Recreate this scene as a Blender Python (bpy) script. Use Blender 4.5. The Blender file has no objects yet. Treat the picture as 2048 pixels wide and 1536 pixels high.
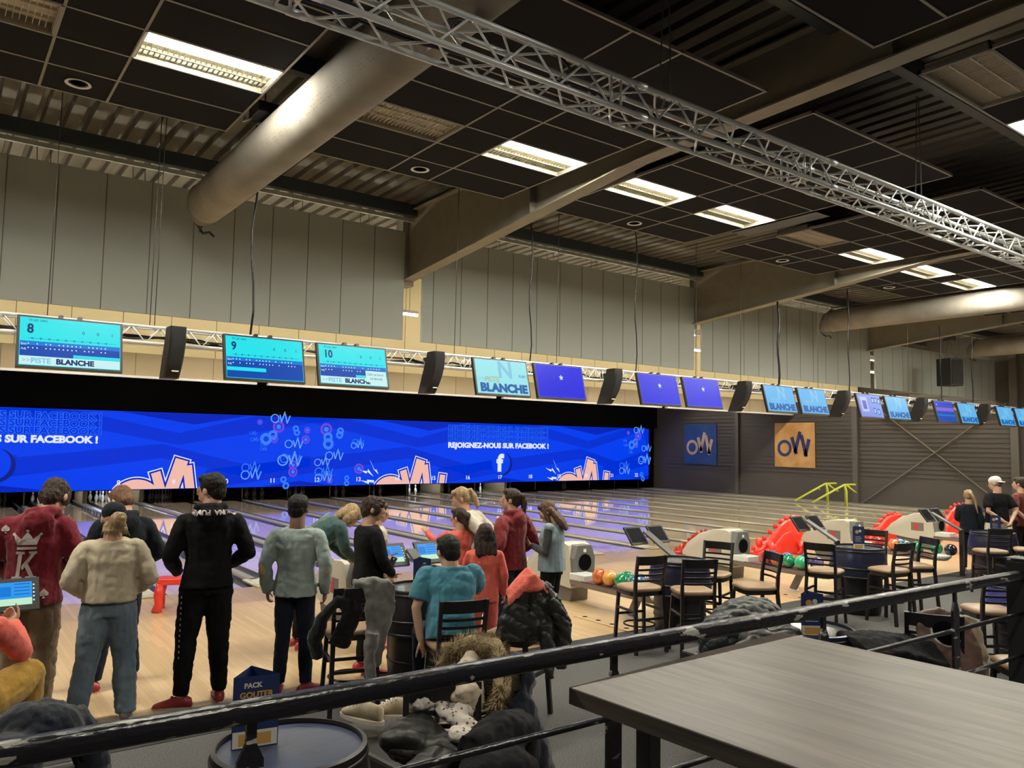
import bpy, bmesh, math, random
from mathutils import Vector, Matrix, Euler
random.seed(7)
S = bpy.context.scene; COL = S.collection
PI = math.pi
# ---------------------------------------------------------------- camera, world, exposure
CAMZ = 2.235
_y, _q, _r = math.radians(36.530), math.radians(4.271), math.radians(0.945)
FW = Vector((math.sin(_y)*math.cos(_q), math.cos(_y)*math.cos(_q), math.sin(_q)))
_rt = Vector((math.cos(_y), -math.sin(_y), 0)); _up = _rt.cross(FW)
RT = _rt*math.cos(_r)+_up*math.sin(_r); UP = -_rt*math.sin(_r)+_up*math.cos(_r)
cd = bpy.data.cameras.new('camera'); cam = bpy.data.objects.new('camera', cd); COL.objects.link(cam)
cd.sensor_width = 36; cd.lens = 1575.0/2048*36; cd.clip_start = .05; cd.clip_end = 200
M = Matrix((RT, UP, -FW)).transposed().to_4x4(); M.translation = (0, 0, CAMZ); cam.matrix_world = M
S.camera = cam
w = bpy.data.worlds.new('world'); S.world = w; w.use_nodes = True
w.node_tree.nodes['Background'].inputs[0].default_value = (.90, .74, .58, 1)
w.node_tree.nodes['Background'].inputs[1].default_value = .13
S.view_settings.view_transform = 'Standard'; S.view_settings.look = 'None'
S.view_settings.gamma = 1; S.view_settings.use_curve_mapping = False
S.view_settings.exposure = 0.0
LAMP_E = 190.0          # strength of the lit ceiling tubes
# ---------------------------------------------------------------- helpers
def mat(name, col, rough=.6, metal=0., emit=0., ecol=None, noise=None, bump=0., bscale=60, coat=0., spec=.5, alpha=1, nstretch=(1,1,1), sheen=0.):
    m = bpy.data.materials.new(name); m.use_nodes = True; nt = m.node_tree; b = nt.nodes['Principled BSDF']
    c = (*col, 1) if len(col) == 3 else col
    b.inputs['Base Color'].default_value = c; b.inputs['Roughness'].default_value = rough
    b.inputs['Metallic'].default_value = metal; b.inputs['Specular IOR Level'].default_value = spec
    b.inputs['Coat Weight'].default_value = coat; b.inputs['Coat Roughness'].default_value = .08
    b.inputs['Sheen Weight'].default_value = sheen
    if emit: b.inputs['Emission Color'].default_value = (*(ecol or col), 1); b.inputs['Emission Strength'].default_value = emit
    if noise or bump:
        tc = nt.nodes.new('ShaderNodeTexCoord'); mp = nt.nodes.new('ShaderNodeMapping'); mp.inputs['Scale'].default_value = nstretch
        nt.links.new(tc.outputs['Object'], mp.inputs[0])
    if noise:   # (colour2, scale)
        n = nt.nodes.new('ShaderNodeTexNoise'); n.inputs['Scale'].default_value = noise[1]; n.inputs['Detail'].default_value = 6
        r = nt.nodes.new('ShaderNodeValToRGB'); r.color_ramp.elements[0].position = noise[2] if len(noise) > 2 else .35; r.color_ramp.elements[1].position = noise[3] if len(noise) > 3 else .65
        r.color_ramp.elements[0].color = c; r.color_ramp.elements[1].color = (*noise[0], 1)
        nt.links.new(mp.outputs[0], n.inputs['Vector']); nt.links.new(n.outputs['Fac'], r.inputs[0]); nt.links.new(r.outputs[0], b.inputs['Base Color'])
    if bump:
        n2 = nt.nodes.new('ShaderNodeTexNoise'); n2.inputs['Scale'].default_value = bscale; n2.inputs['Detail'].default_value = 4
        bp = nt.nodes.new('ShaderNodeBump'); bp.inputs['Strength'].default_value = bump; bp.inputs['Distance'].default_value = .02
        nt.links.new(mp.outputs[0], n2.inputs['Vector']); nt.links.new(n2.outputs['Fac'], bp.inputs['Height']); nt.links.new(bp.outputs[0], b.inputs['Normal'])
    return m
def emis(name, col, s=1.):
    m = bpy.data.materials.new(name); m.use_nodes = True; nt = m.node_tree; b = nt.nodes['Principled BSDF']
    b.inputs['Base Color'].default_value = (0, 0, 0, 1); b.inputs['Roughness'].default_value = .35; b.inputs['Specular IOR Level'].default_value = .2
    b.inputs['Emission Color'].default_value = (*col, 1); b.inputs['Emission Strength'].default_value = s
    return m
def srgb(r, g, b): return tuple(((v/255)/12.92 if v/255 <= .04045 else ((v/255+.055)/1.055)**2.4) for v in (r, g, b))
class MB:
    def __init__(s): s.v = []; s.f = []
    def add(s, vs, fs):
        n = len(s.v); s.v += [tuple(v) for v in vs]; s.f += [tuple(i+n for i in f) for f in fs]; return s
    def box(s, x0, x1, y0, y1, z0, z1, m=None):
        vs = [Vector((x, y, z)) for x in (x0, x1) for y in (y0, y1) for z in (z0, z1)]
        if m is not None: vs = [m @ v for v in vs]
        return s.add(vs, [(0,1,3,2),(4,6,7,5),(0,4,5,1),(2,3,7,6),(0,2,6,4),(1,5,7,3)])
    def bar(s, a, b, w, h=None, up=(0,0,1)):   # rectangular bar from a to b
        a = Vector(a); b = Vector(b); d = (b-a); L = d.length; d.normalize(); u = Vector(up)
        if abs(d.dot(u)) > .99: u = Vector((0,1,0))
        x = d.cross(u).normalized(); z = x.cross(d); h = h or w
        M = Matrix((x, d, z)).transposed().to_4x4(); M.translation = a
        return s.box(-w/2, w/2, 0, L, -h/2, h/2, M)
    def loft(s, rings, closed=True):
        n = len(rings[0]); vs = [v for r in rings for v in r]; fs = []
        for i in range(len(rings)-1):
            for j in range(n):
                k = (j+1) % n; fs.append((i*n+j, i*n+k, (i+1)*n+k, (i+1)*n+j))
        if closed: fs.append(tuple(range(n))[::-1]); fs.append(tuple((len(rings)-1)*n+j for j in range(n)))
        return s.add(vs, fs)
    def tube(s, pts, r, n=10, asp=1., up=(0,0,1), caps=True):
        pts = [Vector(p) for p in pts]; rs = r if isinstance(r, (list, tuple)) else [r]*len(pts); rings = []
        px = None
        for i, p in enumerate(pts):
            d = (pts[min(i+1, len(pts)-1)]-pts[max(i-1, 0)]).normalized()
            if px is None:
                u = Vector(up); 
                if abs(d.dot(u)) > .95: u = Vector((0,1,0)) if abs(d.y) < .9 else Vector((1,0,0))
                x = d.cross(u).normalized()
            else: x = (px-d*px.dot(d)).normalized()
            px = x; y = d.cross(x)
            rings.append([p+x*(math.cos(a)*rs[i])+y*(math.sin(a)*rs[i]*asp) for a in [2*PI*k/n for k in range(n)]])
        return s.loft(rings, caps)
    def lathe(s, prof, n=24, c=(0,0,0), caps=True):
        return s.loft([[Vector((c[0]+r*math.cos(2*PI*k/n), c[1]+r*math.sin(2*PI*k/n), c[2]+z)) for k in range(n)] for r, z in prof], caps)
    def ell(s, c, r, n=16, k=10, m=None):
        rings = []
        for i in range(1, k):
            t = PI*i/k; rings.append([Vector((r[0]*math.sin(t)*math.cos(2*PI*j/n), r[1]*math.sin(t)*math.sin(2*PI*j/n), -r[2]*math.cos(t))) for j in range(n)])
        if m is not None: rings = [[m @ v for v in q] for q in rings]
        rings = [[v+Vector(c) for v in q] for q in rings]
        return s.loft(rings)
    def prism(s, poly, M, d):     # 2-D polygon (u,v) extruded along w by d through matrix M (may be concave)
        bm = bmesh.new(); vs = [bm.verts.new((x, y, 0)) for x, y in poly]; f = bm.faces.new(vs)
        r = bmesh.ops.extrude_face_region(bm, geom=[f]); 
        for e in r['geom']:
            if isinstance(e, bmesh.types.BMVert): e.co.z += d
        bm.faces.new if False else None
        bmesh.ops.triangulate(bm, faces=[f for f in bm.faces if len(f.verts) > 4]); bm.verts.index_update()
        s.add([M @ v.co for v in bm.verts], [tuple(v.index for v in f.verts) for f in bm.faces]); bm.free(); return s
    def build(s, name, m, parent=None, smooth=False, loc=None, bevel=0, sub=0, auto=None):
        me = bpy.data.meshes.new(name); me.from_pydata(s.v, [], s.f); me.validate()
        bm = bmesh.new(); bm.from_mesh(me); bmesh.ops.recalc_face_normals(bm, faces=bm.faces[:]); bm.to_mesh(me); bm.free()
        if m is not None: me.materials.append(m)
        if smooth: me.shade_smooth()
        elif auto: me.shade_smooth(); me.set_sharp_from_angle(angle=math.radians(auto))
        o = bpy.data.objects.new(name, me); COL.objects.link(o)
        if parent is not None: o.parent = parent
        if loc is not None: o.location = loc
        if bevel: b = o.modifiers.new('bevel', 'BEVEL'); b.width = bevel; b.segments = 2; b.limit_method = 'ANGLE'
        if sub: q = o.modifiers.new('sub', 'SUBSURF'); q.levels = sub; q.render_levels = sub
        return o
def tag(o, label=None, cat=None, group=None, kind=None):
    if label: o['label'] = label
    if cat: o['category'] = cat
    if group: o['group'] = group
    if kind: o['kind'] = kind
    return o
def thing(name, label, cat, loc=(0,0,0), rz=0, group=None, rot=None):
    o = bpy.data.objects.new(name, None); COL.objects.link(o); o.empty_display_size = .1
    o.location = loc; o.rotation_euler = rot or (0, 0, rz); return tag(o, label, cat, group)
def dup(src, loc, rz=None, label=None, group=None, parent=None):
    def cp(o, par):
        c = o.copy(); COL.objects.link(c)
        if par is not None: c.parent = par
        for ch in o.children: cp(ch, c)
        return c
    r = cp(src, parent); r.location = loc
    if rz is not None: r.rotation_euler = (0, 0, rz)
    if label: r['label'] = label
    if group: r['group'] = group
    return r
def text(body, size, M, m, name='lettering', parent=None, bold=0., shear=0., align='LEFT', ext=.002, sx=1., outline=None, space=1.):
    c = bpy.data.curves.new('t', 'FONT'); c.body = body; c.size = size; c.align_x = align; c.extrude = ext; c.offset = bold; c.shear = shear; c.space_character = space; c.resolution_u = 3
    o = bpy.data.objects.new('t', c); COL.objects.link(o); bpy.context.view_layer.update()
    me = bpy.data.meshes.new_from_object(o.evaluated_get(bpy.context.evaluated_depsgraph_get())); bpy.data.objects.remove(o)
    me.transform(M @ Matrix.Diagonal((sx, 1, 1, 1))); me.materials.clear(); me.materials.append(m); me.name = name
    q = bpy.data.objects.new(name, me); COL.objects.link(q)
    if parent is not None: q.parent = parent
    return q
def frame(o, x, y):   # matrix whose u axis is x, v axis is y
    x = Vector(x).normalized(); y = Vector(y); y = (y-x*y.dot(x)).normalized(); z = x.cross(y)
    M = Matrix((x, y, z)).transposed().to_4x4(); M.translation = Vector(o); return M
def curl(name, m, pts, r, parent=None, n=8): return MB().tube(pts, r, n).build(name, m, parent, smooth=True)
# ---------------------------------------------------------------- materials
K = {}
WORD = ['zero','one','two','three','four','five','six','seven','eight','nine','ten','eleven','twelve','thirteen','fourteen','fifteen','sixteen','seventeen','eighteen','nineteen','twenty','twenty-one','twenty-two','twenty-three']
K['black'] = mat('black_metal', (.012,.012,.014), .35); K['blackp'] = mat('black_plastic', (.015,.015,.018), .45)
K['alu'] = mat('aluminium', (.80,.82,.83), .30, .30, bump=.1, bscale=200)
K['tile'] = mat('ceiling_tile', (.016,.015,.017), .95, noise=((.024,.022,.024), 300), spec=.1)
K['grid'] = mat('ceiling_grid', (.23,.21,.19), .5)
K['beam'] = mat('painted_steel', (.215,.195,.15), .5, noise=((.25,.225,.175), 4), bump=.08, bscale=8)
K['duct'] = mat('duct_fabric', (.30,.275,.24), .85, noise=((.23,.21,.18), 2.5), bump=.5, bscale=2.5)
K['panel'] = mat('sandwich_panel', (.36,.395,.37), .55, bump=.03, bscale=3)
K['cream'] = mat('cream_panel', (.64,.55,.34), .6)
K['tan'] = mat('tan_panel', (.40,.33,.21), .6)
K['seam'] = mat('panel_joint', (.12,.11,.09), .7)
K['mask'] = mat('black_masking', (.0022,.0024,.0032), .9, spec=.05)
K['white'] = mat('white_plastic', (.8,.8,.78), .4)
K['wire'] = mat('steel_wire', (.1,.095,.085), .5, .5)
K['lamp'] = emis('lit_tube', (1.,.95,.80), LAMP_E)
K['refl_lightened'] = mat('lightened_louvre', (.62,.56,.47), .5)  # louvre copy painted lighter so unlit fixtures look bright
K['refl'] = mat('lamp_reflector', (.30,.28,.21), .5, .1)  # louvre copy painted darker to look dim beside the lit strip
K['added_tube'] = emis('added_row_tube', (1.,.92,.76), 360.)  # for the unseen tube rows added over the lanes
K['tube'] = emis('warm_tube', (1.,.91,.68), 105.)
# boards running along Y with a tone per board
def boards(name, c1, c2, wdt, rough, coat, axis=0, seam=.06, grain=.25, length=1.2):
    m = bpy.data.materials.new(name); m.use_nodes = True; nt = m.node_tree; N = nt.nodes; L = nt.links; b = N['Principled BSDF']
    tc = N.new('ShaderNodeTexCoord'); sp = N.new('ShaderNodeSeparateXYZ'); L.new(tc.outputs['Object'], sp.inputs[0])
    def mth(op, a, v=None):
        n = N.new('ShaderNodeMath'); n.operation = op; L.new(a, n.inputs[0])
        if v is not None:
            if isinstance(v, (int, float)): n.inputs[1].default_value = v
            else: L.new(v, n.inputs[1])
        return n.outputs[0]
    u = sp.outputs[axis]; v = sp.outputs[1-axis]
    q = mth('DIVIDE', u, wdt); fl = mth('FLOOR', q); fr = mth('FRACT', q)
    wn0 = N.new('ShaderNodeTexWhiteNoise'); wn0.noise_dimensions = '1D'; L.new(fl, wn0.inputs['W'])
    vv = mth('FLOOR', mth('ADD', mth('DIVIDE', v, length), mth('MULTIPLY', wn0.outputs[0], 7.)))
    cmb = N.new('ShaderNodeCombineXYZ'); L.new(fl, cmb.inputs[0]); L.new(vv, cmb.inputs[1])
    wn = N.new('ShaderNodeTexWhiteNoise'); wn.noise_dimensions = '2D'; L.new(cmb.outputs[0], wn.inputs['Vector'])
    mp = N.new('ShaderNodeMapping'); mp.inputs['Scale'].default_value = (30, 1.5, 1) if axis == 0 else (1.5, 30, 1); L.new(tc.outputs['Object'], mp.inputs[0])
    nz = N.new('ShaderNodeTexNoise'); nz.inputs['Scale'].default_value = 1.5; nz.inputs['Detail'].default_value = 5; L.new(mp.outputs[0], nz.inputs['Vector'])
    f = mth('ADD', mth('MULTIPLY', wn.outputs[0], 1-grain), mth('MULTIPLY', nz.outputs['Fac'], grain*1.6))
    mx = N.new('ShaderNodeMix'); mx.data_type = 'RGBA'; L.new(f, mx.inputs[0]); mx.inputs[6].default_value = (*c1, 1); mx.inputs[7].default_value = (*c2, 1)
    ed = mth('LESS_THAN', fr, seam); m2 = N.new('ShaderNodeMix'); m2.data_type = 'RGBA'; L.new(mth('MULTIPLY', ed, .45), m2.inputs[0]); L.new(mx.outputs[2], m2.inputs[6]); m2.inputs[7].default_value = (c1[0]*.35, c1[1]*.3, c1[2]*.25, 1)
    L.new(m2.outputs[2], b.inputs['Base Color']); b.inputs['Roughness'].default_value = rough; b.inputs['Coat Weight'].default_value = coat; b.inputs['Coat Roughness'].default_value = .06
    return m
K['lane'] = boards('lane_maple', (.62,.49,.31), (.76,.61,.41), .027, .06, .52, seam=.05)
K['lane'].node_tree.nodes['Principled BSDF'].inputs['Coat Roughness'].default_value = .03
K['appr'] = boards('approach_maple', (.48,.33,.165), (.64,.46,.26), .045, .36, .55, seam=.04)
K['appr'].node_tree.nodes['Principled BSDF'].inputs['Coat Roughness'].default_value = .16
K['gutter'] = mat('gutter_plastic', (.075,.075,.065), .3)
K['cap'] = mat('lane_divider_cap', (.30,.29,.22), .3)
K['carpet'] = mat('grey_carpet', (.075,.073,.072), .95, noise=((.23,.225,.22), 110, .3, .7), bump=.8, bscale=250, spec=.1)
K['strip'] = mat('rubber_strip', (.022,.022,.022), .7, bump=.3, bscale=300)
K['siding'] = mat('dark_siding', (.072,.063,.053), .6)
# ================================================================ the setting
XL = -9.0; XR = 30.35
def struct(o): o['kind'] = 'structure'; return o
struct(MB().box(XL, XR, -9, 6.28, -.2, 0).build('floor', K['carpet']))
struct(MB().box(XL, XR, 6.28, 6.9, -.2, .004).build('trim_1', K['strip']))
struct(MB().box(XL, XR, 6.9, 12.0, -.2, .006).build('floor_approach', K['appr']))
struct(MB().box(XL, XR, 12.0, 31, -.3, -.12).build('floor_under_lanes', K['mask']))
struct(MB().box(-1.2, 7.2, -3.5, 1.88, 0, .55).build('floor_platform', K['carpet']))
# right wall with horizontal ribs
mb = MB(); mb.box(XR, XR+.15, -9, 31, -.3, 7)
z = 1.15
while z < 4.6:
    mb.box(XR-.035, XR, -9, 28, z, z+.09); z += .17
mb.box(XR-.038, XR, -9, 28, .0, 1.0)
struct(mb.build('wall_right', K['siding']))
for y, wd in ((23.2, .18), (17.4, .22), (11.55, .25)):
    o = MB().box(XR-.16, XR-.02, y-wd/2, y+wd/2, 0, 6).build('wall_post', mat('post_steel', (.10,.09,.08), .6)); 
    tag(o, {23.2:'slim dark steel wall post between the blue and the orange banner', 17.4:'dark steel wall post right of the orange banner', 11.55:'dark steel wall post at the right end of the braced wall bay'}[y], 'wall post', 'steel posts of the right wall')
brace = MB(); brace.bar((XR-.12, 17.2, 0.0), (XR-.12, 11.8, 3.9), .02, .09, up=(1,0,0))
tag(brace.build('cross_brace', K['beam']), 'flat steel wall brace rising to the right across the braced bay', 'brace', 'crossed braces on the right wall')
brace = MB(); brace.bar((XR-.07, 17.2, 4.4), (XR-.07, 11.8, .2), .02, .09, up=(1,0,0))
tag(brace.build('cross_brace', K['beam']), 'flat steel wall brace falling to the right across the braced bay', 'brace', 'crossed braces on the right wall')
# left and back shell
struct(MB().box(XL-.1, XL, -9, 31, -.3, 7).build('wall_left', K['siding']))
struct(MB().box(XL, XR, 31, 31.1, -.3, 7).build('wall_back', K['mask']))
# roof deck, corrugated along Y
mb = MB(); n = int((XR-XL)/.25); prof = []
for i in range(n):
    x = XL+i*.25; prof += [(x, 6.28), (x+.15, 6.28), (x+.175, 6.35), (x+.225, 6.35)]
prof.append((XR, 6.28))
mb.loft([[Vector((x, y, z)) for x, z in prof]+[Vector((XR, y, 6.5)), Vector((XL, y, 6.5))] for y in (-9, 31)])
K['deck'] = mat('roof_deck', (.13,.12,.10), .6, .0, noise=((.075,.07,.06), 1.5), nstretch=(3,.6,1))
struct(mb.build('ceiling', K['deck']))
# purlins
for i, y in enumerate((-6, -1.2, 1.6, 4.0, 8.0, 11.95, 14.6, 18.5, 23, 27)):
    o = MB().box(XL, XR, y-.06, y+.06, 6.08, 6.28).build('roof_purlin', mat('purlin_blue', (.035,.05,.062), .5))
    tag(o, 'dark blue roof purlin running above the hanging panel wall' if y == 11.95 else 'dark roof purlin under the corrugated deck', 'purlin', 'roof purlins')
o = MB().box(XL, XR, 12.02, 12.07, 6.00, 6.06).build('edge_angle', K['panel']); tag(o, 'thin pale steel angle under the purlin above the panel wall', 'steel angle')
# roof beams: haunched I sections along Y
def beam(X, label, haunch=True):
    t = thing('roof_beam', label, 'beam', (X, 0, 0), group='haunched roof beams')
    def zb(y): return 5.60-.0125*(y-2.4) if y < 6.5 else (5.55-(y-6.5)*.098 if haunch else 5.60-.0125*(y-2.4))
    ys = [-9, 2.4, 6.5, 12.3]
    mb = MB()
    for a, b in zip(ys, ys[1:]):
        mb.add([(x, y, z) for y, x, z in [(a,-.008,zb(a)),(a,.008,zb(a)),(a,.008,6.2),(a,-.008,6.2),(b,-.008,zb(b)),(b,.008,zb(b)),(b,.008,6.2),(b,-.008,6.2)]], [(0,1,2,3),(7,6,5,4),(0,4,5,1),(1,5,6,2),(2,6,7,3),(3,7,4,0)])
    mb.build('web', K['beam'], t)
    mb = MB()
    for a, b in zip(ys, ys[1:]): mb.bar((0, a, zb(a)), (0, b, zb(b)), .22, .02)
    mb.build('lower_flange', K['beam'], t)
    MB().box(-.11, .11, -9, 12.3, 6.19, 6.21).build('upper_flange', K['beam'], t)
    for yy in (8.55, 3.4): MB().box(-.11, .11, yy-.006, yy+.006, zb(yy), 6.2).build('stiffener', K['beam'], t)
    MB().box(-.12, .12, 12.2, 12.45, 4.9, 6.2).build('end_plate', K['beam'], t)
    return t
beam(6.7, 'deep grey steel roof beam between the second and third ceiling raft'); beam(14.3, 'grey steel roof beam right of the raft with the unlit louvre light')
beam(21.9, 'grey steel roof beam above the black hanging loudspeaker'); beam(-.9, 'steel roof beam at the far left outside the frame')
# suspended rafts of black tiles
rafts = {'A': -.51, 'B': 3.30, 'C': 7.10, 'D': 10.92, 'E': 14.70, 'F': 18.50, 'G': 22.3, 'H': 26.0, 'Z': -4.3}
rn = {'A':'left of the first duct', 'B':'right of the first duct', 'C':'right of the first beam', 'D':'left of the second beam', 'E':'right of the second beam', 'F':'right of the second duct', 'G':'over the loudspeaker', 'H':'at the far right', 'Z':'outside the left edge'}
RZ = 5.57
def raft(key, X, y0, y1, where, cut=None, xs=None):
    W = 3.0; t = thing('ceiling_raft', '%s black tiled ceiling raft %s' % (where, rn[key]), 'ceiling raft', (X, y0, RZ), group='suspended black tile rafts')
    xs = xs or [0, 1.2, 1.8, 3.0]
    ny = round((y1-y0)/.6); ys = [max(0, y1-y0-.6*(ny-k)) for k in range(ny+1)]; ys[0] = 0
    mb = MB()
    for i in range(3):
        for j in range(ny):
            if cut and (i, j) in cut: continue
            mb.box(xs[i], xs[i+1], ys[j], ys[j+1], .004, .024)
    mb.build('tiles', K['tile'], t)
    g = MB()
    for x in xs: g.box(x-.012, x+.012, -.012, ys[-1]+.012, -.004, .03)
    for y in ys: g.box(-.012, xs[-1]+.012, y-.012, y+.012, -.003, .03)
    g.build('grid', K['grid'], t)
    h = MB()
    for x in (xs[1], xs[2]):
        for y in (ys[1], ys[-2]): h.tube([(x, y, .02), (x, y, .70)], .004, 5)
    h.build('hanger', K['wire'], t)
    return t
# fixture: 1.2 x 0.6, lit strip is the near third
def fixture(x, y, lit, label, flip=False):
    t = thing('fluorescent_fixture', label, 'ceiling light', (x, y, RZ), group='louvred fluorescent ceiling lights')
    if flip: t.scale = (1, 1, 1)
    fr = MB(); fr.box(0, 1.2, 0, .02, -.006, .03); fr.box(0, 1.2, .58, .6, -.006, .03); fr.box(0, .02, 0, .6, -.006, .03); fr.box(1.18, 1.2, 0, .6, -.006, .03)
    fr.build('frame', K['white'] if lit else K['grid'], t)
    MB().box(.02, 1.18, .02, .58, .09, .10).build('reflector', K['refl'] if lit else K['refl_lightened'], t)
    sd = MB(); sd.box(.02, .03, .02, .58, 0, .1); sd.box(1.17, 1.18, .02, .58, 0, .1); sd.box(.02, 1.18, .02, .03, 0, .1); sd.box(.02, 1.18, .57, .58, 0, .1); sd.build('housing', K['refl'], t)
    lo = MB()
    y0 = .22 if lit else .03
    cuts = [.27, .42, .575] if lit else [.03, .21, .39, .575]
    if flip and lit: cuts = [.03, .18, .33]
    for c in cuts: lo.box(.03, 1.17, c-.004, c+.004, .03, .06)
    nn = 24
    for k in range(nn+1):
        xx = .03+1.14*k/nn; lo.box(xx-.002, xx+.002, cuts[0], cuts[-1], .035, .06)
    lo.build('louvre', K['refl'] if lit else K['refl_lightened'], t)
    if lit:
        a, b = (.025, .265) if not flip else (.335, .575)
        c_ = (a+b)/2; MB().loft([[Vector((x, c_+.118*math.cos(q), .042+.032*math.sin(q))) for q in [2*PI*k/12 for k in range(12)]] for x in (.03, 1.17)]).build('lit_tube', K['lamp'], t, smooth=True)
    return t
for k, X in rafts.items():
    # rows counted from the near edge 4.46: the fixture sits on row 7.0-7.6
    cut = {'A':{(2,4)}, 'B':{(0,4),(2,4)}, 'C':{(0,4),(2,4)}, 'D':{(0,4),(2,4)}, 'E':{(0,4),(2,4)}, 'F':{(0,4),(2,4)}, 'G':{(0,4),(2,4)}, 'H':{(0,4),(2,4)}, 'Z':{(2,4)}}[k]
    cut = {(i, 4) for i in (0, 2)}
    raft(k, X, 4.48, 8.80, 'far', cut)
    raft(k, X, -.80, 3.40, 'near', {(0, 6), (2, 6), (0,1), (2,1)} if k in 'CEG' else {(0,1), (2,1)})
lit = {'A': (0, 1), 'B': (0, 1), 'C': (1, 1), 'D': (0, 1), 'E': (1, 1), 'F': (1, 0), 'G': (1, 1), 'H': (1, 0), 'Z': (1, 1)}
ordn = 0
for k, X in rafts.items():
    for j, i in enumerate((0, 1.8)):
        l = lit[k][j]
        fixture(X+i, 7.0, l, '%s louvred ceiling light, %s bay of the far raft %s' % ('lit' if l else 'unlit', 'left' if j == 0 else 'right', rn[k]))
        if k in 'CEG': fixture(X+i, 2.80, j, ('lit' if j else 'unlit')+' louvred ceiling light, %s bay of the near raft %s' % ('left' if j == 0 else 'right', rn[k]), flip=True)
        if k in 'ACE' and j: fixture(X+i, -.20, 1, 'unseen lit ceiling light added behind the camera, %s bay, raft %s' % ('left' if j == 0 else 'right', rn[k]))  # unseen fixtures added behind the camera to light the near side
    # recessed downlight
    t = thing('downlight', 'round recessed downlight, switched off, in the far raft %s' % rn[k], 'downlight', (X+1.5, 8.50, RZ), group='round recessed downlights')
    MB().lathe([(.085, .0), (.115, .0), (.118, -.008), (.105, -.012), (.088, -.006), (.085, 0)], 28, caps=False).build('trim_ring', K['white'], t, smooth=True)
    MB().lathe([(.086, -.003), (.075, .02), (.06, .05)], 24, caps=False).build('reflector_cone', mat('chrome_cone', (.5,.42,.3), .15, .9), t, smooth=True)
    MB().lathe([(.062, -.002), (.02, -.002)], 24).build('bulb', mat('dim_bulb', (.25,.2,.14), .2, .6), t)
# fabric ducts
def duct(X, label):
    t = thing('fabric_duct', label, 'air duct', (X+.05, 0, 5.37), group='fabric air ducts'); R = .265
    y1 = 11.0; rings = []
    for y, r, dz in [(-9, R, 0), (0, R, 0), (4, R, 0), (6, R*1.01, 0), (7.2, R*.99, 0), (7.3, R, 0), (9, R*1.0, 0), (10.2, R, -.005), (y1, R*.97, -.01)]:
        rings.append([Vector((r*.98*math.cos(a)*(1+.0*k), y, dz+r*math.sin(a)*(1.1 if math.sin(a) < 0 else 1.0))) for k, a in enumerate([2*PI*k/40 for k in range(40)])])
    mb = MB().loft(rings); mb.build('sleeve', K['duct'], t, smooth=True)
    e = MB(); rings = []
    for s, (r, yy, dz) in enumerate([(R*.97, y1, -.01), (R*.80, y1+.18, -.06), (R*.45, y1+.30, -.14), (R*.14, y1+.30, -.28), (R*.08, y1+.26, -.35)]):
        rings.append([Vector((r*math.cos(a)*(1 if s < 2 else .8), yy, dz+r*1.1*math.sin(a))) for a in [2*PI*k/24 for k in range(24)]])
    e.loft(rings).build('gathered_end', mat('duct_end', (.17,.155,.14), .85), t, smooth=True)
    MB().tube([(0, y1+.26, -.33), (.02, y1+.2, -.39), (.10, y1+.16, -.37), (.15, y1+.12, -.43)], .018, 6).build('knot', K['black'], t)
    MB().tube([(-.05, -9, .30), (-.05, y1, .30)], .018, 6).build('rail', K['wire'], t)
    d = MB()
    for row in range(3):
        a = math.radians(205+row*7)
        for k in range(150):
            yy = 2.2+k*.055+(.02 if row % 2 else 0)
            c = Vector((R*1.0*math.cos(a), yy, R*1.08*math.sin(a))); u = Vector((0, 1, 0)); v = Vector((-math.sin(a), 0, math.cos(a))); nn = Vector((math.cos(a), 0, math.sin(a)))
            if (k*7+row*3) % 3 == 0: continue
            d.add([c+nn*.004+u*(.007*math.cos(b))+v*(.007*math.sin(b)) for b in [PI*k2/3 for k2 in range(6)]], [tuple(range(6))])
    d.build('perforations', K['seam'], t)['kind'] = 'stuff'
    return t
duct(2.85, 'large grey fabric air duct with a tied end, left of centre'); duct(18.1, 'second grey fabric air duct with a tied end, at the right')
duct(26.2, 'grey fabric air duct at the far right edge beyond the loudspeaker')
# hanging panel walls
def panels(name, Y, X0, X1, z0, z1, m, label, cat, step=.59, off=0, grp=None, ztrim=None):
    t = thing(name, label, cat, (X0, Y, 0), group=grp)
    MB().box(0, X1-X0, 0, .06, z0, z1).build('panel_boards', m, t)
    j = MB(); x = (off-X0) % step
    while x < X1-X0:
        if x > .02: j.box(x-.006, x+.006, -.003, .01, z0, z1)
        x += step
    j.build('joints', K['seam'], t)
    h = MB(); x = .5
    while x < X1-X0:
        for d in (0, .16): h.tube([(x+d, .03, z1), (x+d-.02, .03, 6.3)], .006, 4)
        x += 1.19
    h.build('hanger', K['wire'], t)
    return t
bw = [(-9, -1.1), (-.7, 6.60), (6.98, 14.28), (14.56, 22.0), (22.3, 30.3)]
nm = ['far left, outside the frame', 'left of the deep steel beam', 'between the two steel beams in the middle', 'right of the second steel beam', 'behind the hanging loudspeaker']
for (a, b), n_ in zip(bw, nm):
    panels('hanging_panel_wall', 12.15, a, b, 3.92, 5.85 if a < 22 else 5.3, K['panel'], 'pale grey hanging panel wall '+n_, 'panel wall', .595, .655, 'pale hanging panel walls')
for (a, b), n_ in zip([(-9, -1.1), (-.9, 6.7), (6.7, 14.3), (14.3, 21.9), (21.9, 29.8)], ['outside the frame', 'behind the two left screens', 'behind the middle screens', 'behind the blue star screens', 'behind the right-hand screens']):
    panels('lit_bulkhead', 17.0, a, b, 3.82, 6.2, K['cream'], 'cream lit bulkhead panel '+n_, 'bulkhead', .9, .3, 'lit cream bulkheads')
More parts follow.
